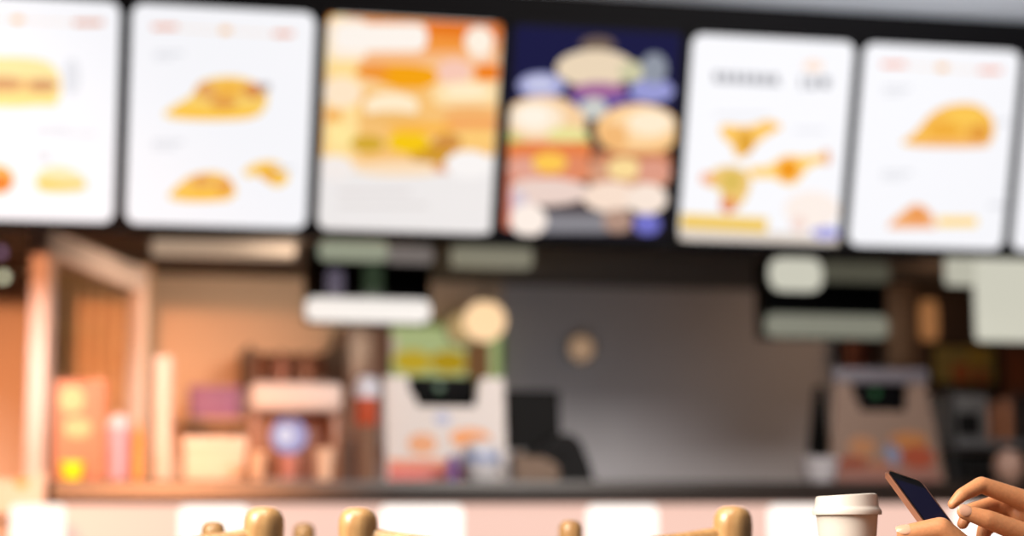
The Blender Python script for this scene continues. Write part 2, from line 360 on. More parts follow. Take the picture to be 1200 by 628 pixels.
# items at the counter's left end
bx0 = loc_k(at(12, 600, -.75))[0]; bx1 = loc_k(at(76, 600, -.75))[0]
pz = at(40, 591, -.75).z
ped = kthing('lit_pedestal', 'small glowing white pillar before the left end of the counter', 'pillar', (bx0 + bx1) / 2, -.75, 0)
hw = (bx1 - bx0) / 2
obj('glowing_case', BX(-hw, hw, -.1, .1, .08, pz, bev=.02), mat('white_glow_case', (255, 238, 225), .4, 0, 1.4, ecol=(255, 240, 226)), ped)
obj('base', BX(-hw - .01, hw + .01, -.11, .11, 0, .08, bev=.005), BLACK, ped)
s0 = loc_k(at(-35, 570, -.45))[0]; s1 = loc_k(at(54, 570, -.45))[0]; z0 = at(20, 603, -.45).z; z1 = at(20, 553, -.45).z
led = kthing('side_stand', 'low dark stand left of the counter under a white carton', 'stand', (s0 + s1) / 2, -.42, 0)
hw = (s1 - s0) / 2
obj('top', BX(-hw - .02, hw + .02, -.13, .13, z0 - .03, z0, bev=.004), DARKBR, led)
for a in (-1, 1):
    for b in (-1, 1): obj('leg', BX(a * hw - .02, a * hw + .02, b * .1 - .02, b * .1 + .02, 0, z0 - .03, bev=.003), DARKBR, led)
car = kthing('carton', 'white carton with an orange mark at the far left', 'carton', (s0 + s1) / 2, -.42, z0)
bm = bmesh.new(); h = z1 - z0
prism(bm, [(-hw * .9, 0), (hw * .92, 0), (hw, h), (hw * .3, h * .84), (0, h * .8), (-hw * .3, h * .84), (-hw, h)], lambda a, b, d: Vector((a, d, b)), -.08, .08)
obj('body', bm, mat('white_paper', (196, 192, 190), .6), car)
bm = bmesh.new(); prism(bm, [(hw * .35 + hw * .18 * math.cos(t * PI / 8), h * .72 + hw * .13 * math.sin(t * PI / 8)) for t in range(16)], lambda a, b, d: Vector((a, d, b)), -.083, -.08)
obj('printed_mark', bm, mat('orange_print', (238, 140, 50), .5), car)

# ------------------------------------------------------------------ generic shapes in counter coordinates
def span(x0, x1, ytop, ybot, k):
    a = loc_k(at(x0, ybot, k)); b = loc_k(at(x1, ybot, k))
    return (a[0] + b[0]) / 2, (b[0] - a[0]) / 2, at((x0 + x1) / 2, ybot, k).z, at((x0 + x1) / 2, ytop, k).z
def flat(name, parent, pts, mats, d0=-.003, d1=0.0, mi=None, xz=None):
    bm = bmesh.new(); prism(bm, pts, lambda a, b, d: Vector((a, d, b)), d0, d1); return obj(name, bm, mats, parent, smooth=False)
def ell(cx, cy, rx, ry, n=20): return [(cx + rx * math.cos(2 * PI * i / n), cy + ry * math.sin(2 * PI * i / n)) for i in range(n)]
BZ = 1.08                                           # back bench height
SB = mat('bench_steel', (120, 116, 112), .4, .8)
bench = kthing('back_bench', 'steel work bench along the kitchen back wall', 'bench', 0, 0, 0)
obj('bench_top', BX(loc_k(at(176, 500, 2.9))[0] + .03, 3.9, 2.55, 3.28, BZ - .04, BZ, bev=.004), SB, bench)
obj('bench_body', BX(loc_k(at(176, 500, 2.9))[0] + .07, 3.86, 2.6, 3.25, 0, BZ - .04), DARKBR, bench)

def clear_glass():
    m = bpy.data.materials.new('clear_glass'); m.use_nodes = True; nt = m.node_tree; nt.nodes.clear()
    o = nt.nodes.new('ShaderNodeOutputMaterial'); mx = nt.nodes.new('ShaderNodeMixShader'); mx.inputs[0].default_value = .07
    t = nt.nodes.new('ShaderNodeBsdfTransparent'); t.inputs[0].default_value = (.95, .96, .95, 1)
    g = nt.nodes.new('ShaderNodeBsdfGlossy'); g.inputs['Roughness'].default_value = .08
    nt.links.new(t.outputs[0], mx.inputs[1]); nt.links.new(g.outputs[0], mx.inputs[2]); nt.links.new(mx.outputs[0], o.inputs[0]); return m
# --- glazed portal on the left: two posts and a beam that runs back into the kitchen
FR = mat('pale_painted_frame', (200, 184, 178), .6, spec=.3)
pA = at(48, 420, .9); pB = at(160, 420, 2.1)
ang = math.atan2(pB.y - pA.y, pB.x - pA.x); L = (Vector((pB.x, pB.y)) - Vector((pA.x, pA.y))).length
zt = at(50, 268, .9).z
por = thing('door_frame', 'pale portal frame with two posts left of the counter', 'door frame', (pA.x, pA.y, 0), ang)
por['kind'] = 'structure'
obj('post', BX(-.055, .055, -.04, .04, 0, zt, bev=.006), FR, por)
obj('post', BX(L - .045, L + .045, -.04, .04, 0, zt, bev=.006), FR, por)
obj('beam', BX(.055, L - .045, -.035, .035, zt - .13, zt - .005, bev=.006), FR, por)
obj('glass', BX(.055, L - .045, -.004, .004, .1, zt - .13), clear_glass(), por)
# slatted cabinet seen through the portal
s, hw, z0, z1 = span(52, 172, 300, 566, 2.9)
z1 = min(z1, KC - .03)
cab = kthing('slatted_cabinet', 'tall brown cabinet with upright slats behind the portal', 'cabinet', s, 2.9, 0)
obj('body', BX(-hw, hw, -.2, .25, 0, z1, bev=.01), mat('brown_cabinet_wood', (196, 154, 112), .5, var=.1, scale=6), cab)
for i in range(6):
    x = -hw + .1 + i * (2 * hw - .2) / 5
    obj('slat', BX(x - .018, x + .018, -.24, -.2, z1 - .75, z1 - .12, bev=.004), mat('tan_slat_wood', (222, 178, 132), .5), cab)
obj('door', BX(-hw + .04, hw - .04, -.225, -.2, .1, z1 - .85, bev=.004), mat('tan_cabinet_door', (230, 184, 146), .5), cab)
# small pendant bulbs at the left edge
for px, py, rr, col, e, lab in ((4, 325, .022, (255, 255, 215), 1.3, 'small bright round bulb beside the portal'), (57, 322, .016, (215, 225, 140), .5, 'small greenish round bulb inside the portal'), (1, 296, .022, (190, 150, 190), .55, 'small mauve bulb high at the left edge')):
    p = at(px, py, 1.7 if py < 300 else 2.3)
    t = thing('pendant_bulb', lab, 'bulb', (p.x, p.y, p.z), 0, 'small bulbs near the portal')
    obj('globe', LT([(0, -rr), (rr * .6, -rr * .8), (rr, 0), (rr * .7, rr * .75), (rr * .35, rr * 1.1)], 20), mat('bulb_glow', col, .3, 0, e, ecol=col), t)
    obj('cord', TB([(0, 0, rr), (0, 0, KC - p.z)], .003, 8), BLACK, t)

# --- left counter items
def cyl(px0, px1, y0, y1, k): return span(px0, px1, y0, y1, k)
# orange printed carton + easel
s, hw, z0, z1 = span(62, 122, 446, 566, .1); z0 = CT
t = kthing('orange_display_box', 'upright orange display box at the left end of the counter', 'box', s, .12, CT)
obj('body', BX(-hw, hw, -.07, .07, 0, z1 - z0, bev=.008), mat('orange_card', (180, 122, 98), .6), t)
h = z1 - z0
flat('printed_oval', t, ell(-hw * .35, h * .8, hw * .5, h * .13), mat('peach_print', (236, 170, 130), .5), -.073, -.07)
flat('printed_oval', t, ell(-hw * .1, h * .52, hw * .55, h * .1), mat('peach_print', (236, 170, 130), .5), -.073, -.07)
s, hw, z0, z1 = span(70, 98, 541, 566, -.06)
t = kthing('sauce_tub', 'yellow sauce tub in front of the orange display box', 'tub', s, -.06, CT)
h = z1 - CT
obj('tub', LT([(0, 0), (hw * .8, 0), (hw, h * .85), (hw * 1.04, h * .85), (hw * 1.04, h), (0, h)], 28), mat('yellow_plastic', (250, 236, 20), .4), t)
# leaning pale sheet (menu easel)
s, hw, z0, z1 = span(14, 58, 440, 566, .35)
t = kthing('menu_easel', 'pale pointed menu easel between carton and orange box', 'easel', s + .06, .35, CT - .0)
h = z1 - CT
t.location = W(max(s, sl + .14), .35, CT)
bm = bmesh.new(); prism(bm, [(-.13, 0), (.09, 0), (.075, h), (.045, h)], lambda a, b, d: Vector((a, d + b * .25, b)), -.004, .004); obj('front_sheet', bm, mat('peach_sheet', (226, 180, 150), .6), t)
bm = bmesh.new(); prism(bm, [(-.13, 0), (.09, 0), (.075, h), (.045, h)], lambda a, b, d: Vector((a, d + h * .5 - b * .25 + .01, b)), -.004, .004); obj('back_sheet', bm, mat('peach_sheet', (226, 180, 150), .6), t)
# lavender drinks cup with straw
s, hw, z0, z1 = span(124, 151, 486, 566, .05); h = z1 - CT
t = kthing('drinks_cup', 'tall lavender drinks cup right of the orange display box', 'cup', s, .05, CT)
obj('cup_body', LT([(0, 0), (hw * .75, 0), (hw, h * .8), (0, h * .8)], 28), mat('lavender_cup', (206, 160, 186), .4), t)
obj('dome_lid', LT([(hw * 1.05, h * .8), (hw * 1.05, h * .83), (hw * .85, h * .94), (hw * .4, h), (0, h)], 28), mat('pale_lavender_lid', (222, 206, 224), .3), t)
s, hw, z0, z1 = span(153, 168, 490, 566, .12); h = z1 - CT
t = kthing('sauce_bottle', 'narrow orange yellow squeeze bottle beside the lavender cup', 'bottle', s, .12, CT)
obj('bottle_body', LT([(0, 0), (hw, 0), (hw, h * .7), (hw * .5, h * .82), (0, h * .82)], 24), mat('amber_plastic', (226, 150, 60), .35), t)
obj('nozzle', LT([(hw * .45, h * .82), (hw * .12, h), (0, h)], 16), mat('amber_plastic', (226, 150, 60), .35), t)
# cup stack tower
s, hw, z0, z1 = span(176, 202, 418, 566, .3); h = z1 - CT
t = kthing('cup_stack', 'tall pale tower of nested paper cups on the counter', 'cup stack', s, .3, CT)
pr = [(0, 0), (hw * .8, 0)]
n = 16
for i in range(n):
    z = h * (.1 + .9 * i / n); pr += [(hw * .93, z), (hw, z), (hw, z + h * .012), (hw * .9, z + h * .014)]
pr += [(hw * .86, h), (0, h)]
obj('nested_cups', LT(pr, 28), mat('pale_card_cups', (222, 206, 196), .6), t)
# purple box on a wall shelf and cream box
s, hw, z0, z1 = span(222, 280, 455, 491, 3.0)
sh = kthing('wall_shelf', 'small beige wall shelf under the purple box', 'shelf', s, 3.36, z0 - .03)
obj('board', BX(-hw - .1, hw + .1, -.5, 0, 0, .03, bev=.004), mat('beige_shelf', (188, 148, 110), .5), sh)
for a in (-1, 1):
    bm = bmesh.new(); prism(bm, [(0, 0), (-.3, 0), (0, -.15)], lambda y, z, d: Vector((d + a * hw, y, z)), -.01, .01); obj('bracket', bm, mat('beige_shelf', (188, 148, 110), .5), sh, smooth=False)
t = kthing('purple_box', 'purple box standing on the beige wall shelf', 'box', s, 3.0, z0)
obj('body', BX(-hw, hw, -.09, .09, 0, z1 - z0, bev=.01), mat('purple_card', (140, 96, 150), .5), t)
obj('lid', BX(-hw - .006, hw + .006, -.096, .096, (z1 - z0) - .03, z1 - z0 + .005, bev=.004), mat('purple_card', (140, 96, 150), .5), t)
s, hw, z0, z1 = span(213, 284, 514, 566, .35)
t = kthing('cream_box', 'wide cream box on the counter left of the coffee machine', 'box', s, .35, CT)
obj('body', BX(-hw, hw, -.12, .12, 0, z1 - CT, bev=.012), mat('cream_card', (222, 206, 186), .6), t)
obj('lid', BX(-hw - .006, hw + .006, -.126, .126, (z1 - CT) * .72, z1 - CT + .004, bev=.008), mat('cream_card_lid', (228, 212, 194), .6), t)

# --- coffee machine
k = .4
s, hw, z0, z1 = span(287, 393, 452, 566, k)
H = z1 - CT; u = (2 * hw) / 106
t = kthing('coffee_machine', 'brown coffee machine with a cream hood and lit round dial', 'coffee machine', s, k, CT)
MB = mat('machine_brown', (112, 66, 44), .4); MC = mat('machine_cream', (212, 200, 194), .5)
obj('back_body', BX(-hw + .02, hw - .01, .0, .22, 0, H - .02, bev=.012), MB, t)
obj('hood', BX(-hw, hw, -.2, .2, H - 34 * u, H, bev=.025), MC, t)
for a in (-1, 1): obj('side_panel', BX(a * (hw - .02) - .02, a * (hw - .02) + .02, -.14, .02, 0, H - 34 * u, bev=.006), mat('machine_side', (146, 98, 68), .4), t)
d = obj('dial', LT([(0, .02), (21 * u, .02), (21 * u, .0), (17 * u, -.012), (0, -.012)], 36), [mat('dial_glow', (170, 168, 215), .3, 0, .75, ecol=(168, 170, 222))], t)
d.rotation_euler = (-PI / 2, 0, 0); d.rotation_euler = (PI / 2, 0, 0); d.location = (-3 * u, -.03, H - 59 * u); d.scale = (1, 1, -1)
d2 = obj('dial_centre', LT([(0, 0), (10 * u, 0), (9 * u, .004), (0, .004)], 24), [mat('dial_centre_glow', (215, 214, 235), .3, 0, .9, ecol=(222, 222, 240))], d)
d2.location = (-5 * u, 0, -.016); d2.scale = (1, 1, -1)
obj('drip_tray', BX(-hw + .045, hw - .045, -.14, .0, 0, .018, bev=.004), STEEL, t)
obj('spout', TB([(-3 * u, -.06, H - 34 * u), (-3 * u, -.06, H - 44 * u)], .012, 12), STEEL, t)
def small_cup(px0, px1, py0, k, col, lab, grp='small cups by the coffee machine'):
    s, hw, z0, z1 = span(px0, px1, py0, 566, k); h = z1 - CT
    c = kthing('coffee_cup', lab, 'cup', s, k, CT + (.018 if 'tray' in lab else 0), grp)
    obj('cup_body', LT([(0, 0), (hw * .72, 0), (hw, h), (hw * .93, h), (hw * .66, .006), (0, .006)], 28), mat('cup_%d' % col[0], col, .4), c)
    obj('rim', LT([(hw * .93, h), (hw * 1.04, h), (hw * 1.04, h + .006), (hw * .93, h + .006), (hw * .93, h)], 28), mat('cup_%d' % col[0], col, .4), c)
small_cup(289, 311, 531, .08, (220, 188, 158), 'cream cup at the left foot of the coffee machine')
small_cup(367, 391, 527, .08, (224, 198, 174), 'cream cup at the right foot of the coffee machine')
small_cup(326, 350, 540, .32, (196, 140, 130), 'rosy cup on the drip tray under the dial')
# dark crate with bottles standing on the machine's back... on its own wall shelf
s, hw, z0, z1 = span(290, 388, 408, 448, 3.0)
sh = kthing('dark_wall_shelf', 'dark wall shelf of bottles above the coffee machine', 'shelf', s, 3.36, z0 - .03)
obj('board', BX(-hw, hw, -.5, 0, 0, .03, bev=.004), DARKBR, sh)
obj('back_panel', BX(-hw, hw, -.03, 0, .03, z1 - z0 + .03), mat('shelf_back', (96, 62, 44), .6), sh)
for a in (-1, 1): obj('end_panel', BX(a * hw - .012, a * hw + .012, -.5, 0, 0, z1 - z0 + .03, bev=.003), DARKBR, sh)
cols = [(120, 72, 48), (92, 54, 38), (168, 122, 112), (86, 52, 40), (150, 112, 98), (96, 60, 44)]
names = ['russet', 'dark brown', 'dusty pink', 'blackish brown', 'dull mauve', 'umber']
for i in range(6):
    x = s - hw + .06 + i * (2 * hw - .12) / 5; h = (z1 - z0) * (.84 if i % 2 else .95); r = .032
    b = kthing('bottle', '%s bottle on the dark wall shelf' % names[i], 'bottle', x, 3.1, z0, 'bottles on the dark wall shelf')
    obj('glass_body', LT([(0, 0), (r, 0), (r, h * .6), (r * .4, h * .78), (r * .4, h * .92), (0, h * .92)], 20), mat('bottle_%d' % i, cols[i], .3), b)
    obj('cap', LT([(0, h * .9), (r * .5, h * .9), (r * .5, h), (0, h)], 16), BLACKP, b)

# dark tall fridge between machine and register
s, hw, z0, z1 = span(404, 458, 380, 566, 2.7)
t = kthing('tall_cabinet', 'tall dark brown cabinet behind the squeeze bottle', 'cabinet', s, 2.95, BZ)
h = z1 - BZ
obj('body', BX(-hw, hw, -.25, .25, 0, h, bev=.01), mat('dark_fridge', (70, 44, 32), .4), t)
obj('door', BX(-hw + .02, hw - .02, -.275, -.25, .05, h - .05, bev=.006), mat('dark_fridge_door', (84, 54, 40), .35), t)
obj('handle', TB([(hw - .06, -.3, h * .3), (hw - .06, -.3, h * .7)], .01, 12), STEEL, t)
s, hw, z0, z1 = span(414, 444, 442, 566, .2); h = z1 - CT
t = kthing('condiment_bottle', 'tan bottle with a red band and pale blue top', 'bottle', s, .2, CT)
obj('bottle_body', LT([(0, 0), (hw * .8, 0), (hw * .85, h * .55), (0, h * .55)], 28), mat('tan_bottle', (122, 92, 72), .4), t)
obj('band', LT([(hw * .86, h * .54), (hw * .93, h * .58), (hw * .93, h * .8), (hw * .8, h * .82), (0, h * .82)], 28), mat('red_band', (180, 72, 34), .45), t)
obj('cap', LT([(0, h * .8), (hw, h * .8), (hw * 1.05, h * .9), (hw * .7, h), (0, h)], 28), mat('pale_blue_cap', (206, 212, 226), .35), t)

# --- poster with green ground on the back wall
s, hw, z0, z1 = span(416, 592, 378, 446, 3.26)
t = kthing('green_poster', 'green poster of yellow food on the back wall', 'poster', s, 3.33, z0)
h = z1 - z0
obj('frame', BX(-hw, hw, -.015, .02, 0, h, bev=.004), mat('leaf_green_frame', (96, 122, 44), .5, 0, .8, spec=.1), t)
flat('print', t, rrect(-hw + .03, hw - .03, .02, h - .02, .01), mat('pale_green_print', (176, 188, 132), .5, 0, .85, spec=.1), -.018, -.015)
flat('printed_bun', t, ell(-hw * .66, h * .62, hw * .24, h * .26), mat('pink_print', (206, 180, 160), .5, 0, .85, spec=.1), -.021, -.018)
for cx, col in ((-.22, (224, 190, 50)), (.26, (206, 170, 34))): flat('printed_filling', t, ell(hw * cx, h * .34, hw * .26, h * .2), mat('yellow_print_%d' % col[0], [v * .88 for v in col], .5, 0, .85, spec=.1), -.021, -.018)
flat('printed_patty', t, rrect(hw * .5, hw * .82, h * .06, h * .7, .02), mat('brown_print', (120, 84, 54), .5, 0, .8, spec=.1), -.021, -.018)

# --- round globe lamp and glowing wall discs that stand for reflection and glow
p = at(568, 376, 2.5); r = 25 * (p - EYE).length / F
lg = thing('globe_lamp', 'glowing round globe lamp hanging before the green poster', 'lamp', (p.x, p.y, p.z))
obj('globe', LT([(r * math.cos(R(a)), r * .95 * math.sin(R(a))) for a in range(-90, 80, 10)] + [(0, r * .94)], 36), mat('warm_globe_glow', (255, 226, 180), .3, 0, 1.1, ecol=(255, 214, 166)), lg)
obj('fitting', LT([(0, r * .85), (r * .3, r * .85), (r * .25, r * 1.2), (0, r * 1.2)], 20), BLACK, lg)
obj('cord', TB([(0, 0, r * 1.15), (0, 0, KC - p.z)], .004, 8), BLACK, lg)
def wall_glow(px, py, rp, k, col, e, lab, cat='lamp'):
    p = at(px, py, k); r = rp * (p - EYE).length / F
    w = thing('round_wall_glow', lab, cat, (p.x, p.y, p.z), TH, 'glowing discs on the back wall')
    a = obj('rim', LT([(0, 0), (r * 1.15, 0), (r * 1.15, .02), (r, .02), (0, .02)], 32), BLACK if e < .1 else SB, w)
    b = obj('glow_face', LT([(r, .02), (r * .9, .035), (r * .5, .045), (0, .048)], 32), mat('dim_glow', col, .4, 0, e, ecol=col), w)
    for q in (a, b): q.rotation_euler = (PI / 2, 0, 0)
wall_glow(680, 409, 15, 3.38, (206, 168, 134), .55, 'faint round tan disc for a light reflection on the grey wall')
wall_glow(541, 385, 18, 3.3, (226, 190, 130), .55, 'dim round disc for the glow left of the globe lamp')

# --- glowing strips under the kitchen ceiling, added for light reflections
def glow_strip(x0, x1, y0, y1, k, col, e, lab):
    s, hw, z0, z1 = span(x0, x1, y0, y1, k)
    w = kthing('reflection_strip', lab, 'light', s, k, z0, 'reflection strips in the kitchen')
    obj('glow_face', BX(-hw, hw, -.05, .05, 0, z1 - z0, bev=.015), mat('strip_glow', col, .4, 0, e, ecol=col), w)
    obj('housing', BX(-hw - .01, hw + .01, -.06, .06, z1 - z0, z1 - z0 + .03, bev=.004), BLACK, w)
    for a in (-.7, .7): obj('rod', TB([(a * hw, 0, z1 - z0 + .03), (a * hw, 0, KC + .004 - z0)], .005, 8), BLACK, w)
glow_strip(178, 345, 283, 301, 1.6, (170, 146, 124), .95, 'dim beige strip for a light reflection left of the hanging screen')
glow_strip(530, 622, 291, 313, 1.4, (136, 132, 114), .9, 'dim greenish strip for a light reflection right of the hanging screen')

# --- hanging screens
def hanging_screen(x0, x1, ys, k, lab, bits):
    # ys: (top of upper strip, bottom of upper strip, top of lower strip, bottom)
    s, hw, zb, zt_ = span(x0, x1, ys[0], ys[3], k)
    u = (zt_ - zb) / (ys[3] - ys[0])
    zz = lambda y: (ys[3] - y) * u
    t = kthing('hanging_screen', lab, 'screen', s, k, zb, 'hanging kitchen screens')
    obj('housing', BX(-hw + .01, hw - .005, -.02, .12, 0, zt_ - zb, bev=.01), BLACKP, t)
    obj('screen', BX(-hw + .03, hw - .02, -.03, -.018, zz(ys[2]) + .004, zz(ys[1]) - .004, bev=.003), mat('black_glass', (7, 7, 8), .5, spec=.04), t)
    for nm, xa, xb, ya, yb, col, e in bits:
        xx = lambda x: (x - (x0 + x1) / 2) / ((x1 - x0) / 2) * hw
        rr = min((xb - xa), (yb - ya)) * u * .35
        flat(nm, t, rrect(xx(xa), xx(xb), zz(yb), zz(ya), rr), mat('screen_glow', col, .4, 0, e, ecol=col), -.05, -.03 + .012)
    for a in (-.5, .5): obj('hanger', TB([(a * hw, .05, zt_ - zb), (a * hw, .05, KC - zb)], .012, 10), BLACK, t)
    return t
hanging_screen(357, 505, (285, 308, 351, 378), .95, 'hanging screen left of centre with a bright white lower strip', [
    ('upper_strip', 372, 452, 285, 307, (148, 152, 132), 1), ('upper_strip_end', 452, 505, 289, 309, (116, 108, 104), 1),
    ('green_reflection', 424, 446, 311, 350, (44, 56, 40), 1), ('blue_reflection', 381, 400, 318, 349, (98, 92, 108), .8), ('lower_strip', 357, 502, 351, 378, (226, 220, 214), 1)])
hanging_screen(893, 1040, (306, 331, 370, 396), .95, 'dark hanging screen right of centre with a pale blob', [
    ('lit_blob', 901, 960, 305, 343, (204, 202, 186), 1), ('upper_strip', 961, 1040, 308, 331, (78, 76, 64), 1), ('lower_strip', 895, 1036, 370, 396, (124, 124, 110), 1)])
# third: white fixture at the right
s, hw, z0, z1 = span(1145, 1225, 303, 400, .95)
u = (z1 - z0) / 97
t = kthing('lit_sign', 'pale lit sign with a side arm at the right edge', 'sign', s, .95, z0)
LG = mat('pale_sign_glow', (208, 206, 190), .4, 0, 1, ecol=(206, 204, 188))
obj('lit_panel', BX(-hw, hw, -.03, .03, 0, z1 - z0, bev=.02), LG, t)
obj('side_arm', BX(-hw - 36 * u, -hw, -.03, .03, 64 * u, z1 - z0, bev=.02), mat('pale_arm_glow', (196, 194, 178), .4, 0, 1, ecol=(186, 184, 168)), t)
for a in (-.6, .6): obj('hanger', TB([(a * hw, 0, z1 - z0), (a * hw, 0, KC - z0)], .01, 10), BLACK, t)

# --- registers with a printed back panel
def register(x0, x1, y0, k, lab, white, tint, sx_top=1.0):
    s, hw, z0, z1 = span(x0, x1, y0, 566, k); h = z1 - CT
    t = kthing('cash_register', lab, 'register', s, k, CT, 'cash registers on the counter')
    bm = bmesh.new(); T = sx_top
    prism(bm, [(-hw, 0), (hw, 0), (hw * T, h), (hw * .62 * T, h), (hw * .5 * T, h * .72), (-hw * .46 * T, h * .72), (-hw * .62 * T, h), (-hw * T, h)], lambda a, b, d: Vector((a, d + b * .12, b)), 0, .02)
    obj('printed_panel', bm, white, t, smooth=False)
    sc = obj('customer_screen', BX(-hw * .6 * T, hw * .52 * T, .0, .03, h * .7, h * 1.0, bev=.006), mat('black_glass', (7, 7, 8), .5, spec=.04), t); sc.location.y = h * .1
    bt = obj('status_light', LT([(0, 0), (.018, 0), (.016, .006), (0, .007)], 16), mat('green_led', (30, 84, 44), .3, 0, 1, ecol=(34, 80, 46)), t)
    bt.rotation_euler = (PI / 2, 0, 0); bt.location = (-hw * .1, h * .1, h * .9)
    L_ = lambda nm, pts, m: (lambda bm: (prism(bm, pts, lambda a, b, d: Vector((a, d + b * .12, b)), -.004, 0), obj(nm, bm, m, t, smooth=False)))(bmesh.new())
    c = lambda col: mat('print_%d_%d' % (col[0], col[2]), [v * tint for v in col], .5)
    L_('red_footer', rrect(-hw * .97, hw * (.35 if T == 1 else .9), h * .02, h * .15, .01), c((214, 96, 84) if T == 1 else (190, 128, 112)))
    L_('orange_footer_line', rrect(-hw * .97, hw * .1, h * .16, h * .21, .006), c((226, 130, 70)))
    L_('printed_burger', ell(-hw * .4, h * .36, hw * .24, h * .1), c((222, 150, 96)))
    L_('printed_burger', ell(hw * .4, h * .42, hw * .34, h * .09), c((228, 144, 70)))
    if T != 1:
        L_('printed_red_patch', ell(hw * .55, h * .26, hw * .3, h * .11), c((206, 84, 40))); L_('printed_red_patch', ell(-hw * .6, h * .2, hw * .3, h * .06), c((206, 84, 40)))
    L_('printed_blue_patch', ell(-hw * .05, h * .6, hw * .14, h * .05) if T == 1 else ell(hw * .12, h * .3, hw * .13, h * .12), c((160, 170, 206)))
    bk = BX(-hw * .7, hw * .7, .08 + h * .12, .3, 0, h * .35, bev=.01); obj('till_drawer', bk, BLACKP, t)
    obj('back_shell', BX(-hw * .5, hw * .45, .05 + h * .12, .12 + h * .12, h * .3, h * .95, bev=.01), BLACKP, t)
    return t
register(453, 594, 441, .08, 'register with a white printed back panel and black display', mat('white_print_board', (212, 202, 198), .5), 1.0)
# right register, splayed panel, shade put into its darker colours
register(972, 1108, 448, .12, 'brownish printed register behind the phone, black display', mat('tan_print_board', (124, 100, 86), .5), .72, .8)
# small objects before the left register
s, hw, z0, z1 = span(543, 588, 514, 566, -.1); h = z1 - CT
t = kthing('round_pot', 'round white and pale blue pot before the left register', 'pot', s, -.068, CT)
obj('pot', LT([(0, 0), (hw * .6, 0), (hw * .95, h * .3), (hw, h * .55), (hw * .8, h * .85), (hw * .5, h * .95), (0, h)], 32), mat('white_blue_pot', (214, 212, 216), .35), t)
obj('blue_band', LT([(hw * .97, h * .42), (hw * 1.02, h * .5), (hw * 1.0, h * .62), (hw * .93, h * .66)], 32), mat('pale_blue_glaze', (140, 156, 196), .35), t)
s, hw, z0, z1 = span(526, 539, 528, 566, -.12); h = z1 - CT
t = kthing('purple_bottle', 'small purple bottle left of the round pot', 'bottle', s, -.08, CT)
obj('bottle_body', LT([(0, 0), (hw, 0), (hw, h * .7), (hw * .5, h * .85), (0, h * .85)], 20), mat('purple_plastic', (120, 84, 150), .4), t)
obj('cap', LT([(0, h * .84), (hw * .5, h * .84), (hw * .5, h), (0, h)], 16), WHITE, t)
# black screen and receipt printer
s, hw, z0, z1 = span(598, 660, 456, 566, .3); h = z1 - CT
t = kthing('black_monitor', 'black monitor right of the white printed register', 'monitor', s, .34, CT)
bm = bmesh.new(); prism(bm, rrect(-hw, hw, h * .36, h, .012), lambda a, b, d: Vector((a, d + b * .1, b)), -.02, .02); obj('screen_case', bm, BLACKP, t)
obj('stand', TB([(0, .04, .01), (0, .05, h * .45)], .025, 14), BLACKP, t)
obj('foot', LT([(0, 0), (.1, 0), (.1, .008), (.03, .016), (0, .016)], 28), BLACKP, t)
s, hw, z0, z1 = span(604, 692, 508, 566, .08); h = z1 - CT
t = kthing('receipt_printer', 'black receipt printer with sloping side beside the monitor', 'printer', s, .1, CT)
bm = bmesh.new(); prism(bm, [(-hw, 0), (hw, 0), (hw * .86, h * .35), (hw * .62, h * .84), (hw * .3, h), (-hw * .1, h * .92), (-hw * .6, h * .62), (-hw, h * .55)], lambda a, b, d: Vector((a, d, b)), -.1, .1)
bmesh.ops.bevel(bm, geom=bm.edges[:], offset=.006, segments=2, affect='EDGES'); obj('body', bm, mat('charcoal_plastic', (26, 25, 26), .6, spec=.1), t)
bm = bmesh.new(); prism(bm, [(-.05, 0), (.05, 0), (.055, .03), (-.045, .035)], lambda a, b, d: Vector((a, d, b)), 0, .003)
o = obj('paper_slot', BX(-hw * .3, hw * .35, -.104, -.098, h * .5, h * .6, bev=.002), BLACKP, t); bm.free()
s, hw, z0, z1 = span(604, 656, 527, 550, -.1)
t = kthing('paper_bag', 'crumpled tan paper lying before the black printer', 'paper', s, -.07, CT)
h = z1 - CT
bm = bmesh.new(); prism(bm, [(-hw, 0), (hw * .9, 0), (hw, h * .4), (hw * .7, h * .62), (hw * .1, h * .8), (-hw * .4, h * .74), (-hw * .95, h)], lambda a, b, d: Vector((a, d + .012 * math.sin(a * 60), b)), -.03, .05)
bmesh.ops.bevel(bm, geom=bm.edges[:], offset=.004, segments=2, affect='EDGES'); obj('bag', bm, mat('tan_paper', (122, 100, 84), .7, bump=.3, scale=40), t)

# --- items round the right register
s, hw, z0, z1 = span(953, 976, 452, 531, .45)
t = kthing('black_stand_screen', 'black wedge shaped screen left of the right register', 'screen', s, .5, CT); h = z1 - CT; zb = z0 - CT
bm = bmesh.new(); prism(bm, [(-hw, zb), (hw, zb), (hw * .6, h), (-hw * .1, h)], lambda a, b, d: Vector((a, d, b)), -.02, .03); obj('screen_case', bm, BLACKP, t)
obj('stand', BX(-.02, .02, -.01, .02, .01, zb + .02, bev=.004), BLACKP, t)
obj('foot', BX(-.08, .08, -.06, .07, 0, .012, bev=.004), BLACKP, t)
s, hw, z0, z1 = span(941, 984, 536, 566, .0); h = z1 - CT
t = kthing('white_dish', 'low pale grey dish left of the right register', 'dish', s, .02, CT)
obj('dish', LT([(0, 0), (hw * .75, 0), (hw, h * .8), (hw, h), (hw * .9, h), (hw * .7, .01), (0, .01)], 32), mat('pale_grey_ceramic', (176, 172, 176), .35), t)
s, hw, z0, z1 = span(976, 1086, 432, 449, .55)
t = kthing('overhead_rail', 'grey rail standing above the right register', 'rail', s, .56, CT); zb = z0 - CT; h = z1 - CT
obj('bar', BX(-hw, hw, -.03, .03, zb, h, bev=.01), mat('grey_blue_paint', (118, 112, 120), .5), t)
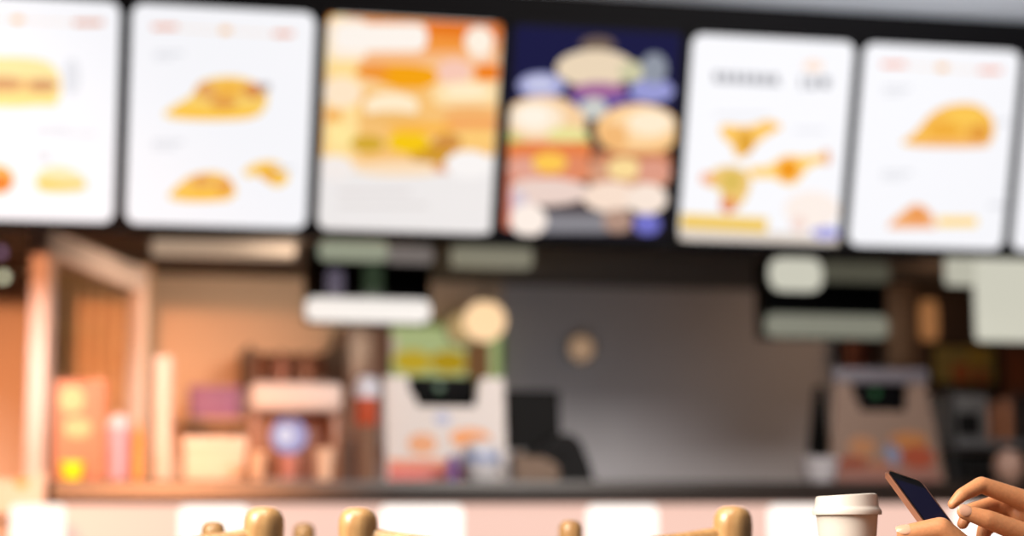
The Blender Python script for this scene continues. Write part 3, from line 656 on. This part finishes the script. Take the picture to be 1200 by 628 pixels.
for a in (-1, 1): obj('post', BX(a * hw * .9 - .012, a * hw * .9 + .012, -.012, .012, 0, zb, bev=.003), mat('grey_blue_paint', (118, 112, 120), .5), t)
# posters and equipment on the dark right wall
def wall_poster(x0, x1, y0, y1, k, lab, col, blobs, nm='wall_poster'):
    s, hw, z0, z1 = span(x0, x1, y0, y1, k); h = z1 - z0
    t = kthing(nm, lab, 'poster', s, k, z0)
    obj('frame', BX(-hw, hw, -.02, .0, 0, h, bev=.004), BLACKP, t)
    flat('print', t, rrect(-hw + .02, hw - .02, .015, h - .015, .01), mat('poster_%d' % col[0], col, .5), -.024, -.02)
    for cx, cy, rx, ry, c in blobs: flat('printed_patch', t, ell(cx * hw, cy * h, rx * hw, ry * h), mat('patch_%d_%d' % (c[0], c[1]), c, .5), -.028, -.024)
wall_poster(985, 1062, 396, 436, 3.27, 'dark red wall poster above the right register', (132, 66, 38), [(-.3, .5, .4, .3, (110, 50, 30))])
wall_poster(1090, 1168, 404, 452, 3.27, 'olive green wall poster at the right', (128, 120, 66), [(-.1, .3, .3, .25, (150, 84, 44)), (.4, .7, .35, .2, (150, 130, 50)), (.5, .25, .2, .2, (140, 70, 40))])
wall_poster(1170, 1215, 400, 470, 3.27, 'reddish brown wall poster at the right edge', (96, 56, 36), [(0, .5, .4, .3, (120, 66, 40))])
s, hw, z0, z1 = span(1089, 1109, 350, 396, 3.1)
t = kthing('amber_wall_lamp', 'tall amber tube lamp high on the dark right wall', 'lamp', s, 3.22, z0); h = z1 - z0
obj('amber_tube', LT([(0, 0), (hw * .8, .0), (hw, .04), (hw, h - .04), (hw * .7, h), (0, h)], 24), mat('amber_glow', (156, 104, 62), .4, 0, .9, ecol=(156, 104, 62)), t)
obj('mount', BX(-.02, .02, 0, .08, h * .45, h * .55), BLACK, t)
s, hw, z0, z1 = span(1040, 1076, 310, 470, 2.9)
t = kthing('dark_duct', 'dark brown upright duct behind the right screen', 'duct', s, 3.0, BZ)
obj('duct_body', BX(-hw, hw, -.12, .12, 0, KC - BZ, bev=.01), mat('dark_duct_paint', (66, 50, 38), .5), t)
obj('collar', BX(-hw - .012, hw + .012, -.135, .135, .6, .66, bev=.004), mat('dark_duct_paint', (66, 50, 38), .5), t)
# steel rack with goods at right
s, hw, z0, z1 = span(1112, 1225, 455, 566, .9)
t = kthing('steel_rack', 'dark steel rack with a grey shelf right of the register', 'rack', s, 1.0, 0)
GR = mat('dull_grey_steel', (104, 104, 106), .45, .3)
for a in (-1, 1):
    for b in (-.15, .15): obj('upright', BX(a * hw - .012, a * hw + .012, b - .012, b + .012, 0, z1, bev=.003), BLACK, t)
zs = at(1140, 516, .9).z; zlow = CT - .04
obj('shelf', BX(-hw, hw, -.16, .16, zs - .035, zs, bev=.004), GR, t)
obj('shelf', BX(-hw, hw, -.16, .16, zlow - .03, zlow, bev=.004), GR, t)
s_, hw_, z0_, z1_ = span(1112, 1158, 462, 505, .9)
m = kthing('grey_appliance', 'grey box appliance on the steel rack', 'appliance', s_, 1.0, zs)
obj('case', BX(-hw_, hw_, -.12, .12, 0, z1_ - zs, bev=.015), mat('grey_case', (98, 96, 96), .4), m)
obj('opening', BX(-hw_ * .7, hw_ * .5, -.125, -.12, .02, (z1_ - zs) * .6, bev=.002), BLACKP, m)
for i, (x0, x1, y0, lab) in enumerate(((1160, 1177, 472, 'orange brown tub on the rack beside the grey appliance'), (1181, 1196, 466, 'taller orange brown tub toward the right on the rack'))):
    a_, b_, c_, d_ = span(x0, x1, y0, 510, .9)
    m = kthing('food_tub', lab, 'tub', a_, .98, zs, 'tubs on the steel rack'); h = d_ - zs
    obj('tub_body', LT([(0, 0), (b_ * .8, 0), (b_, h * .85), (0, h * .85)], 24), mat('orange_brown_tub', (150, 92, 58), .5), m)
    obj('lid', LT([(0, h * .84), (b_ * 1.06, h * .84), (b_ * 1.06, h), (0, h)], 24), mat('orange_brown_lid', (128, 80, 54), .5), m)
s_, hw_, z0_, z1_ = span(1112, 1163, 524, 566, .9)
m = kthing('black_oven', 'black box oven on the lower shelf of the steel rack', 'oven', s_, 1.0, zlow)
obj('case', BX(-hw_, hw_, -.14, .14, 0, (zs - .035 - zlow) * .9, bev=.01), BLACKP, m)
obj('door_handle', TB([(-hw_ * .6, -.16, .12), (hw_ * .6, -.16, .12)], .006, 8), STEEL, m)
s_, hw_, z0_, z1_ = span(1166, 1200, 527, 566, .1)
m = kthing('rosy_jar', 'round rosy jar on the counter above the right hand', 'jar', s_, .1, CT); h = z1_ - CT
obj('jar_body', LT([(0, 0), (hw_ * .6, 0), (hw_ * .95, h * .35), (hw_, h * .55), (hw_ * .75, h * .85), (0, h * .86)], 32), mat('rosy_ceramic', (168, 132, 116), .4), m)
obj('lid', LT([(0, h * .84), (hw_ * .6, h * .84), (hw_ * .5, h * .95), (hw_ * .12, h), (0, h)], 24), mat('rosy_ceramic', (168, 132, 116), .4), m)

# ------------------------------------------------------------------ chairs
def make_chair(label, loc, rz, group='light wooden chairs'):
    t = thing('wooden_chair', label, 'chair', loc, rz, group)
    TOP = .9065; hx = .199
    def postprof():
        r = .0215
        return [(.0150, 0), (.0165, .3), (.017, .5), (.018, .75), (.0188, TOP - .06), (.0200, TOP - .036), (.0208, TOP - .022), (.0200, TOP - .012), (.0168, TOP - .0048), (.0105, TOP - .001), (0, TOP)]
    for a in (-1, 1):
        o = obj('back_post', LT(postprof(), 28), CHAIRWOOD, t); o.location = (a * hx, 0, 0)
    # crest rail: bowed away from the sitter, dipping in the middle
    bm = bmesh.new(); n = 24; rings = []
    for i in range(n + 1):
        u_ = -1 + 2 * i / n; x = u_ * (hx - .008)
        y = -.03 * (1 - u_ * u_); zt_ = TOP - .0205 - .016 * (1 - abs(u_) ** 2.2); zb = zt_ - .07 + .01 * abs(u_)
        w = .0095
        prof = [(-w, zb + .004), (-w, zt_ - .006), (-w * .6, zt_ - .0015), (0, zt_), (w * .6, zt_ - .0015), (w, zt_ - .006), (w, zb + .004), (0, zb)]
        rings.append([bm.verts.new((x, y + a_, b_)) for a_, b_ in prof])
    for a_, b_ in zip(rings, rings[1:]):
        for j in range(8): bm.faces.new((a_[j], a_[(j + 1) % 8], b_[(j + 1) % 8], b_[j]))
    bm.faces.new(rings[0]); bm.faces.new(rings[-1])
    obj('crest_rail', bm, CHAIRWOOD, t, ang=60)
    obj('lower_rail', TB([(u_ * .19, -.02 * (1 - u_ * u_), .56) for u_ in [-1 + i / 6 for i in range(13)]], .011, 12, flat=(.8, 1.4)), CHAIRWOOD, t)
    for i in range(5):
        u_ = -.66 + i * .33
        obj('spindle', TB([(u_ * .19, -.02 * (1 - u_ * u_), .56), (u_ * .191, -.026 * (1 - u_ * u_), .7), (u_ * .192, -.03 * (1 - u_ * u_), .82)], [.008, .0105, .008], 12), CHAIRWOOD, t)
    bm = bmesh.new(); pts = [(-.205, .012), (.205, .012), (.225, .25), (.215, .41), (.12, .435), (-.12, .435), (-.215, .41), (-.225, .25)]
    prism(bm, smoothpoly(pts, 2), lambda a, b, d: Vector((a, b, d)), .435, .465)
    bmesh.ops.bevel(bm, geom=[e for e in bm.edges if abs(e.verts[0].co.z - e.verts[1].co.z) < 1e-5], offset=.008, segments=2, affect='EDGES')
    obj('seat', bm, CHAIRWOOD, t)
    for a in (-1, 1): obj('front_leg', TB([(a * .19, .39, 0), (a * .185, .38, .25), (a * .18, .37, .436)], [.014, .019, .018], 16), CHAIRWOOD, t)
    for a in (-1, 1): obj('side_stretcher', TB([(a * .197, .01, .2), (a * .188, .385, .2)], .009, 12), CHAIRWOOD, t)
    obj('cross_stretcher', TB([(-.187, .2, .2), (.187, .2, .2)], .009, 12), CHAIRWOOD, t)
    obj('back_stretcher', TB([(-.195, .0, .3), (.195, .0, .3)], .009, 12), CHAIRWOOD, t)
    return t
def chair_at(pxl, pxr, y, rz=0, **kw):
    a = aty(pxl, 595, y); b = aty(pxr, 595, y)
    return Vector(((a.x + b.x) / 2, y, 0))
c0 = make_chair('light wooden chair in the foreground centre, both round post tops showing', chair_at(421, 857, 2.19), 0)
p = aty(310, 595, 2.13); rz = R(3)
copy_tree(c0, loc=Vector((p.x - .199 * math.cos(rz), p.y - .199 * math.sin(rz), 0)), rz=rz, label='foreground wooden chair at left, its right post and sloping rail showing')
def chair_posts(pl, yl, pr_, label, q0=-400, q1=0):      # left post at pixel column pl and depth yl, the right post in column pr_
    A = aty(pl, 612, yl); lo, hi = -PI / 2, PI / 2
    best = min((abs(600 + F * (A.x + .398 * math.cos(t)) / (A.y + .398 * math.sin(t)) - pr_), t) for t in [R(i / 4) for i in range(q0, q1)])
    t = best[1]
    copy_tree(c0, loc=Vector((A.x + .199 * math.cos(t), A.y + .199 * math.sin(t), 0)), rz=t, label=label)
chair_posts(250, 3.55, 357, 'farther wooden chair turned sideways, two small post tops left of centre', 0, 360)
chair_posts(667, 4.0, 667, 'farther wooden chair turned side on, one small post top right of centre', -420, -300)

# ------------------------------------------------------------------ table, cup
TZ = .79
tb = thing('dining_table', 'brown wooden table under the paper cup and the hands', 'table', (.80, 2.78, 0))
obj('table_top', BX(-.40, .30, -.40, .50, TZ - .03, TZ, bev=.006), TABLEWOOD, tb)
obj('pedestal', LT([(.03, .02), (.035, .4), (.03, TZ - .05), (.12, TZ - .03)], 24), BLACK, tb)
obj('foot', LT([(0, 0), (.24, 0), (.24, .012), (.06, .03), (0, .03)], 32), BLACK, tb)
pc = aty(992, 585, 2.75)
cp = thing('paper_cup', 'white paper cup with a domed lid left of the phone', 'cup', (pc.x, 2.75, TZ))
ztop = aty(992, 578, 2.75).z - TZ
r = .0415
zl = ztop - .0225
PAPER = mat('white_paper_cup', (212, 206, 200), .6)
obj('cup_body', LT([(0, .004), (.028, .004), (.029, 0), (.0305, 0), (r, zl), (0, zl)], 48), PAPER, cp)
bm = LT([(r + .001, zl - .006), (r + .0044, zl - .006), (r + .0048, zl - .002), (r + .0036, zl + .001), (r + .0030, zl + .002), (r + .0015, zl + .0035), (r + .0006, zl + .006), (r - .0002, zl + .016), (r - .0012, zl + .0195), (r - .004, zl + .0205), (r - .006, zl + .0195), (r - .007, zl + .016), (0, zl + .016)], 48)
for v in bm.verts:      # the lid's drinking side stands a little higher
    if v.co.z > zl + .012: v.co.z += .0016 * max(-1, min(1, v.co.x / .03))
obj('lid', bm, mat('white_plastic_lid', (214, 208, 202), .4), cp)

# ------------------------------------------------------------------ phone
wv = Vector((.055, .041, -.0146)).normalized(); lv = Vector((.33, -.67, -.66)); lv = (lv - wv * lv.dot(wv)).normalized(); nv = lv.cross(wv); nv = -nv if nv.y > 0 else nv
P0 = aty(1037, 549, 2.68)
PWD, PLN, PTH = .070, .142, .0075
ph = thing('mobile_phone', 'copper edged mobile phone with a dark screen in a hand', 'phone', P0 + wv * PWD / 2 + lv * PLN / 2)
M3 = Matrix((wv, -lv, -nv if Vector(wv).cross(-lv).dot(nv) < 0 else nv)).transposed()
ph.rotation_euler = M3.to_euler()
sg = 1 if Vector(wv).cross(-lv).dot(nv) > 0 else -1
bm = bmesh.new(); prism(bm, rrect(-PWD / 2, PWD / 2, -PLN / 2, PLN / 2, .009), lambda a, b, d: Vector((a, b, d * sg)), -PTH, 0)
bmesh.ops.bevel(bm, geom=[e for e in bm.edges if abs(e.verts[0].co.z - e.verts[1].co.z) < 1e-6], offset=.002, segments=3, affect='EDGES')
obj('body', bm, mat('copper_metal', (214, 150, 122), .3, .9), ph)
bm = bmesh.new(); prism(bm, rrect(-PWD / 2 + .0028, PWD / 2 - .0042, -PLN / 2 + .003, PLN / 2 - .0034, .007), lambda a, b, d: Vector((a, b, d * sg)), -.0002, .0006)
fg = obj('front_glass', bm, mat('phone_black_glass', (8, 7, 8), .4, spec=.05), ph)
bm = bmesh.new(); prism(bm, rrect(-PWD / 2 + .0045, PWD / 2 - .0062, -PLN / 2 + .018, PLN / 2 - .020, .001), lambda a, b, d: Vector((a, b, d * sg)), .0006, .0010)
obj('display', bm, mat('dim_navy_display', (4, 4, 7), .4, 0, .9, ecol=(20, 18, 42), spec=.03), ph)
bm = bmesh.new(); prism(bm, rrect(-.009, .009, PLN / 2 - .0085, PLN / 2 - .0068, .0008), lambda a, b, d: Vector((a, b, d * sg)), .0006, .0009)
obj('earpiece', bm, BLACKP, ph)
bm = bmesh.new(); prism(bm, ell(0, -PLN / 2 + .009, .005, .005), lambda a, b, d: Vector((a, b, d * sg)), .0006, .0009)
obj('button', bm, mat('phone_button', (40, 34, 34), .3), ph)

# ------------------------------------------------------------------ person
def capsule(bm, a, b, ra, rb, seg=16):
    a, b = Vector(a), Vector(b); ax = (b - a); L_ = ax.length
    if L_ < 1e-6: ax = Vector((0, 0, 1)); L_ = 1e-6
    q = ax.to_track_quat('Z', 'Y'); prof = []
    for i in range(0, 7): t_ = -PI / 2 + PI / 2 * i / 6; prof.append((ra * math.cos(t_), ra * math.sin(t_)))
    for i in range(0, 7): t_ = PI / 2 * i / 6; prof.append((rb * math.cos(t_), L_ + rb * math.sin(t_)))
    prof[0] = (0, -ra); prof[-1] = (0, L_ + rb)
    vs = lathe(bm, prof, seg)
    for v in vs: v.co = a + q @ v.co
def chain(bm, pts):          # [(point, radius), ...]
    for (a, ra), (b, rb) in zip(pts, pts[1:]): capsule(bm, a, b, ra, rb)
def ellipsoid(bm, c, r, rot=None):
    g = bmesh.ops.create_uvsphere(bm, u_segments=24, v_segments=16, radius=1)
    for v in g['verts']:
        p = Vector((v.co.x * r[0], v.co.y * r[1], v.co.z * r[2]))
        if rot is not None: p = rot @ p
        v.co = Vector(c) + p
def remesh(o, vox, sm=2, fac=.5):
    m = o.modifiers.new('remesh', 'REMESH'); m.mode = 'VOXEL'; m.voxel_size = vox; m.use_smooth_shade = True
    s_ = o.modifiers.new('smooth', 'SMOOTH'); s_.factor = fac; s_.iterations = sm
    return o
SKIN = mat('skin', (212, 148, 104), .45, sss=.15, bump=.08, scale=260, var=.06)
def H(px, py, y): return aty(px, py, y)
body = bmesh.new()
# right hand: index, middle, ring, little, thumb
mm = .001
rh = {
 'index': [(H(1206, 588, 2.71), 14.0 * mm), (H(1150, 568, 2.69), 11.2 * mm), (H(1127, 580, 2.675), 9.2 * mm), (H(1116, 591, 2.672), 6.8 * mm)],
 'middle': [(H(1212, 600, 2.735), 13.5 * mm), (H(1166, 590, 2.728), 11.2 * mm), (H(1136, 598, 2.712), 9.2 * mm), (H(1128, 614, 2.705), 7.6 * mm)],
 'ring': [(H(1214, 610, 2.755), 13 * mm), (H(1174, 606, 2.752), 11.5 * mm), (H(1154, 620, 2.742), 10.5 * mm), (H(1150, 636, 2.73), 8.6 * mm)],
 'little': [(H(1220, 622, 2.77), 11 * mm), (H(1188, 622, 2.768), 9 * mm), (H(1176, 640, 2.76), 8 * mm), (H(1174, 652, 2.75), 6.6 * mm)],
 'thumb': [(H(1250, 650, 2.70), 16 * mm), (H(1200, 625, 2.672), 14.5 * mm), (H(1156, 608, 2.655), 12.4 * mm), (H(1130, 600, 2.652), 9.6 * mm)],
}
for k_, v in rh.items(): chain(body, v)
wr = H(1296, 632, 2.74)
for k_, r0 in (('index', .014), ('middle', .0145), ('ring', .014), ('little', .013)): chain(body, [(rh[k_][0][0], rh[k_][0][1] + .001), (wr, .019)])
chain(body, [(rh['thumb'][0][0], .015), (wr, .019)])
chain(body, [(H(1196, 604, 2.725), .013), (H(1232, 608, 2.735), .019), (wr, .021)])
# left hand
pcen = ph.location
back = -nv
def PH(u_, v_, d): return P0 + wv * u_ + lv * v_ + nv * d      # phone coordinates: across, down, off the glass
lh = {
 'index': [(PH(.082, .100, -.022), 10 * mm), (PH(.050, .088, -.026), 9 * mm), (PH(.024, .094, -.023), 8 * mm), (PH(.006, .104, -.019), 7 * mm)],
 'middle': [(PH(.080, .118, -.024), 10 * mm), (PH(.046, .110, -.028), 9.2 * mm), (PH(.020, .114, -.025), 8.2 * mm), (PH(.002, .121, -.020), 7 * mm)],
 'ring': [(PH(.078, .136, -.024), 9.6 * mm), (PH(.046, .131, -.028), 8.8 * mm), (PH(.022, .134, -.025), 7.8 * mm), (PH(.006, .140, -.020), 6.8 * mm)],
 'little': [(PH(.076, .153, -.022), 8.6 * mm), (PH(.050, .151, -.026), 7.6 * mm), (PH(.030, .153, -.022), 7 * mm), (PH(.018, .157, -.016), 6 * mm)],
}
for k_, v in lh.items(): chain(body, v)
lth = [(H(1170, 672, 2.60), 18 * mm), (H(1132, 645, 2.59), 16 * mm), (H(1102, 620, 2.583), 15.5 * mm), (H(1062, 626, 2.583), 12.5 * mm)]
chain(body, lth)
wl = H(1240, 735, 2.62)
for k_ in lh: chain(body, [(lh[k_][0][0], lh[k_][0][1] + .003), (wl, .020)])
chain(body, [(lth[0][0], .017), (wl, .020)])
# forearms, upper arms, torso, neck, head
shR = Vector((1.24, 2.93, 1.15)); shL = Vector((1.22, 2.56, 1.15))
elR = Vector((1.08, 3.02, .86)); elL = Vector((1.04, 2.50, .865))
chain(body, [(wr, .024), (wr.lerp(elR, .5), .034), (elR, .040), (elR.lerp(shR, .5), .044), (shR, .052)])
chain(body, [(wl, .024), (wl.lerp(elL, .5), .034), (elL, .040), (elL.lerp(shL, .5), .044), (shL, .052)])
hip = Vector((1.32, 2.75, .58)); chest = Vector((1.25, 2.745, 1.03))
ellipsoid(body, chest, (.115, .165, .19)); ellipsoid(body, (1.285, 2.747, .8), (.11, .145, .17)); ellipsoid(body, hip, (.13, .17, .13))
chain(body, [(shL, .055), ((1.245, 2.745, 1.17), .07), (shR, .055)])
chain(body, [((1.24, 2.745, 1.17), .062), ((1.20, 2.745, 1.30), .055)])
hr = Matrix.Rotation(R(-18), 3, 'Y')
HC = Vector((1.165, 2.745, 1.40))
ellipsoid(body, HC, (.095, .075, .118), hr)
ellipsoid(body, HC + Vector((-.045, 0, -.06)), (.05, .05, .06), hr)
ellipsoid(body, HC + Vector((-.094, 0, -.035)), (.02, .014, .022), hr)       # nose
for a in (-1, 1):
    ellipsoid(body, HC + Vector((.0, a * .074, -.02)), (.016, .010, .030), hr)   # ear
    ellipsoid(body, HC + Vector((-.078, a * .03, .01)), (.014, .02, .010), hr)   # brow
ellipsoid(body, HC + Vector((-.078, 0, -.078)), (.014, .024, .010), hr)     # lips
# legs
for a in (-1, 1):
    hp = Vector((1.30, 2.75 + a * .085, .56)); kn = Vector((.93, 2.75 + a * .11, .54)); an = Vector((.98, 2.75 + a * .12, .09))
    chain(body, [(hp, .085), (kn, .058), (kn.lerp(an, .4), .052), (an, .038)])
    chain(body, [(an, .036), (an + Vector((-.15, 0, -.05)), .026)])
po = obj('person', body, SKIN)
tag(po, 'seated person at right holding a phone and tapping it', 'person')
remesh(po, .0028, 3)
# clothing
def cloth(name, build, m, vox=.006):
    bm = bmesh.new(); build(bm); o = obj(name, bm, m, po); remesh(o, vox, 3); return o
KN = mat('grey_knit', (120, 116, 118), .9, bump=.6, scale=400)
def sweater(bm):
    for w_, e_, s_ in ((wr, elR, shR), (wl, elL, shL)):
        chain(bm, [(w_.lerp(e_, .30), .035), (w_.lerp(e_, .5), .041), (e_, .050), (e_.lerp(s_, .5), .055), (s_, .064)])
    ellipsoid(bm, chest, (.13, .18, .2)); ellipsoid(bm, (1.285, 2.747, .8), (.128, .162, .18)); ellipsoid(bm, (1.30, 2.75, .66), (.138, .178, .10))
    chain(bm, [(shL, .066), ((1.245, 2.745, 1.175), .08), (shR, .066)])
cloth('sweater', sweater, KN)
def jeans(bm):
    ellipsoid(bm, hip, (.142, .185, .135))
    for a in (-1, 1):
        hp = Vector((1.30, 2.75 + a * .085, .56)); kn = Vector((.93, 2.75 + a * .11, .54)); an = Vector((.98, 2.75 + a * .12, .14))
        chain(bm, [(hp, .095), (kn, .068), (kn.lerp(an, .4), .062), (an, .054)])
cloth('trousers', jeans, mat('dark_denim', (46, 52, 72), .85, bump=.3, scale=500))
def shoes(bm):
    for a in (-1, 1):
        an = Vector((.98, 2.75 + a * .12, .06)); chain(bm, [(an + Vector((.03, 0, -.02)), .042), (an + Vector((-.06, 0, -.022)), .040), (an + Vector((-.17, 0, -.026)), .034)])
cloth('shoes', shoes, mat('dark_leather', (40, 30, 26), .4))
def hair(bm):
    ellipsoid(bm, HC + Vector((.022, 0, .022)), (.095, .084, .115), hr)
    ellipsoid(bm, HC + Vector((.05, 0, -.04)), (.06, .078, .09), hr)
cloth('hair', hair, mat('dark_brown_hair', (48, 34, 26), .6, bump=.6, scale=200), .005)
# nails on the visible thumb and index finger
def nail(tip, prev, up, r):
    ax = (tip - prev).normalized(); up = (up - ax * up.dot(ax)).normalized(); sd = ax.cross(up)
    bm = bmesh.new(); g = bmesh.ops.create_uvsphere(bm, u_segments=16, v_segments=10, radius=1)
    for v in g['verts']:
        c = v.co.copy(); v.co = tip + ax * (r * .15 + c.x * r * .95) + sd * (c.y * r * .78) + up * (r * .86 + c.z * r * .16 - abs(c.y) ** 2 * r * .22)
    obj('fingernail', bm, mat('nail', (226, 176, 150), .25, coat=.4), po)
nail(rh['thumb'][3][0], rh['thumb'][2][0], Vector((-.1, -1, .35)), 10.4 * mm)
nail(lth[3][0], lth[2][0], Vector((0, -.6, .8)), 12.5 * mm)
copy_tree(c0, loc=Vector((1.53, 2.75, -.0)), rz=PI / 2, label='wooden chair on which the person at right sits')

# ------------------------------------------------------------------ lights
def area(name, loc, size, power, col, target=None, sizey=None, spread=None):
    l = bpy.data.lights.new(name, 'AREA'); l.energy = power; l.color = col; l.shape = 'RECTANGLE'; l.size = size; l.size_y = sizey or size
    if spread: l.spread = spread
    o = link(bpy.data.objects.new(name, l)); o.location = loc
    d = (Vector(target) - Vector(loc)) if target is not None else Vector((0, 0, -1))
    o.rotation_euler = d.to_track_quat('-Z', 'Y').to_euler(); return o
def spot(name, loc, target, power, col, ang, blend=1.0, r=.1):
    l = bpy.data.lights.new(name, 'SPOT'); l.energy = power; l.color = col; l.spot_size = R(ang); l.spot_blend = blend; l.shadow_soft_size = r
    o = link(bpy.data.objects.new(name, l)); o.location = loc
    o.rotation_euler = (Vector(target) - Vector(loc)).to_track_quat('-Z', 'Y').to_euler(); return o
def point(name, loc, power, col, r=.1):
    l = bpy.data.lights.new(name, 'POINT'); l.energy = power; l.color = col; l.shadow_soft_size = r
    o = link(bpy.data.objects.new(name, l)); o.location = loc; return o
# dining room ceiling lights and an added up-light, in front of the counter
area('dining_ceiling_light', (-.5, 2.0, 2.9), 1.6, 38, (1, .88, .76), (0.2, 3.2, .9), spread=R(120))
area('dining_key_light', (-1.8, 1.4, 2.2), 1.2, 38, (1, .88, .74), (.3, 2.7, .9), spread=R(90))
area('front_wash', W(.6, -4.2, 2.85), 1.8, 56, (1, .92, .85), W(.4, 3.4, 1.1), sizey=.6, spread=R(90))
area('ceiling_wash', W(1.5, -2.2, 1.9), 1.5, 19, (.85, .92, 1.0), W(1.7, -1.4, 3.1), spread=R(120))  # unseen up-light added to brighten the ceiling
# kitchen
area('hidden_wall_fill', W(.75, 2.25, 1.12), 1.9, 3.5, (.92, .95, 1), W(.75, 3.4, 1.3), sizey=.12)  # unseen fill added behind the counter to brighten the lower grey wall
area('hidden_warm_fill', W(-.4, 1.4, 2.32), 1.0, 34, (1, .72, .5), W(-2.0, 3.2, 1.2), sizey=.4, spread=R(150))  # added fill hidden behind the bulkhead, warms the beige wall and portal
area('portal_fill', W(-2.6, -1.6, 2.7), .8, 26, (1, .84, .78), W(-2.2, 2.0, 1.7), spread=R(70))  # unseen fill added to brighten the pale portal frame
area('amber_wall_fill', W(3.1, 2.0, 2.3), .6, 6, (1, .6, .35), W(2.9, 3.3, 1.3), sizey=.3)  # unseen amber fill added to lift the dark right wall
spot('warm_spot', (-.5, -.5, 1.9), W(-2.05, 0, 1.2), 6000, (1, .39, .17), 22, 1.0, .15)  # added spot behind the camera, imitates a lens flare's orange glow
w = bpy.data.worlds.new('world'); bpy.context.scene.world = w; w.use_nodes = True
bg = w.node_tree.nodes['Background']; bg.inputs['Color'].default_value = (.75, .8, .9, 1); bg.inputs['Strength'].default_value = .12

# ------------------------------------------------------------------ camera
cam = bpy.data.cameras.new('camera'); co = link(bpy.data.objects.new('camera', cam)); co.matrix_world = CAMM
cam.sensor_width = 36; cam.sensor_fit = 'HORIZONTAL'; cam.lens = 72; cam.clip_end = 100; cam.clip_start = .05
cam.dof.use_dof = True; cam.dof.focus_distance = 2.58; cam.dof.aperture_fstop = 2.3
bpy.context.scene.camera = co
vs = bpy.context.scene.view_settings
vs.view_transform = 'Standard'; vs.look = 'None'; vs.gamma = 1; vs.exposure = 0; vs.use_curve_mapping = False
bpy.context.scene.cycles.use_denoising = True
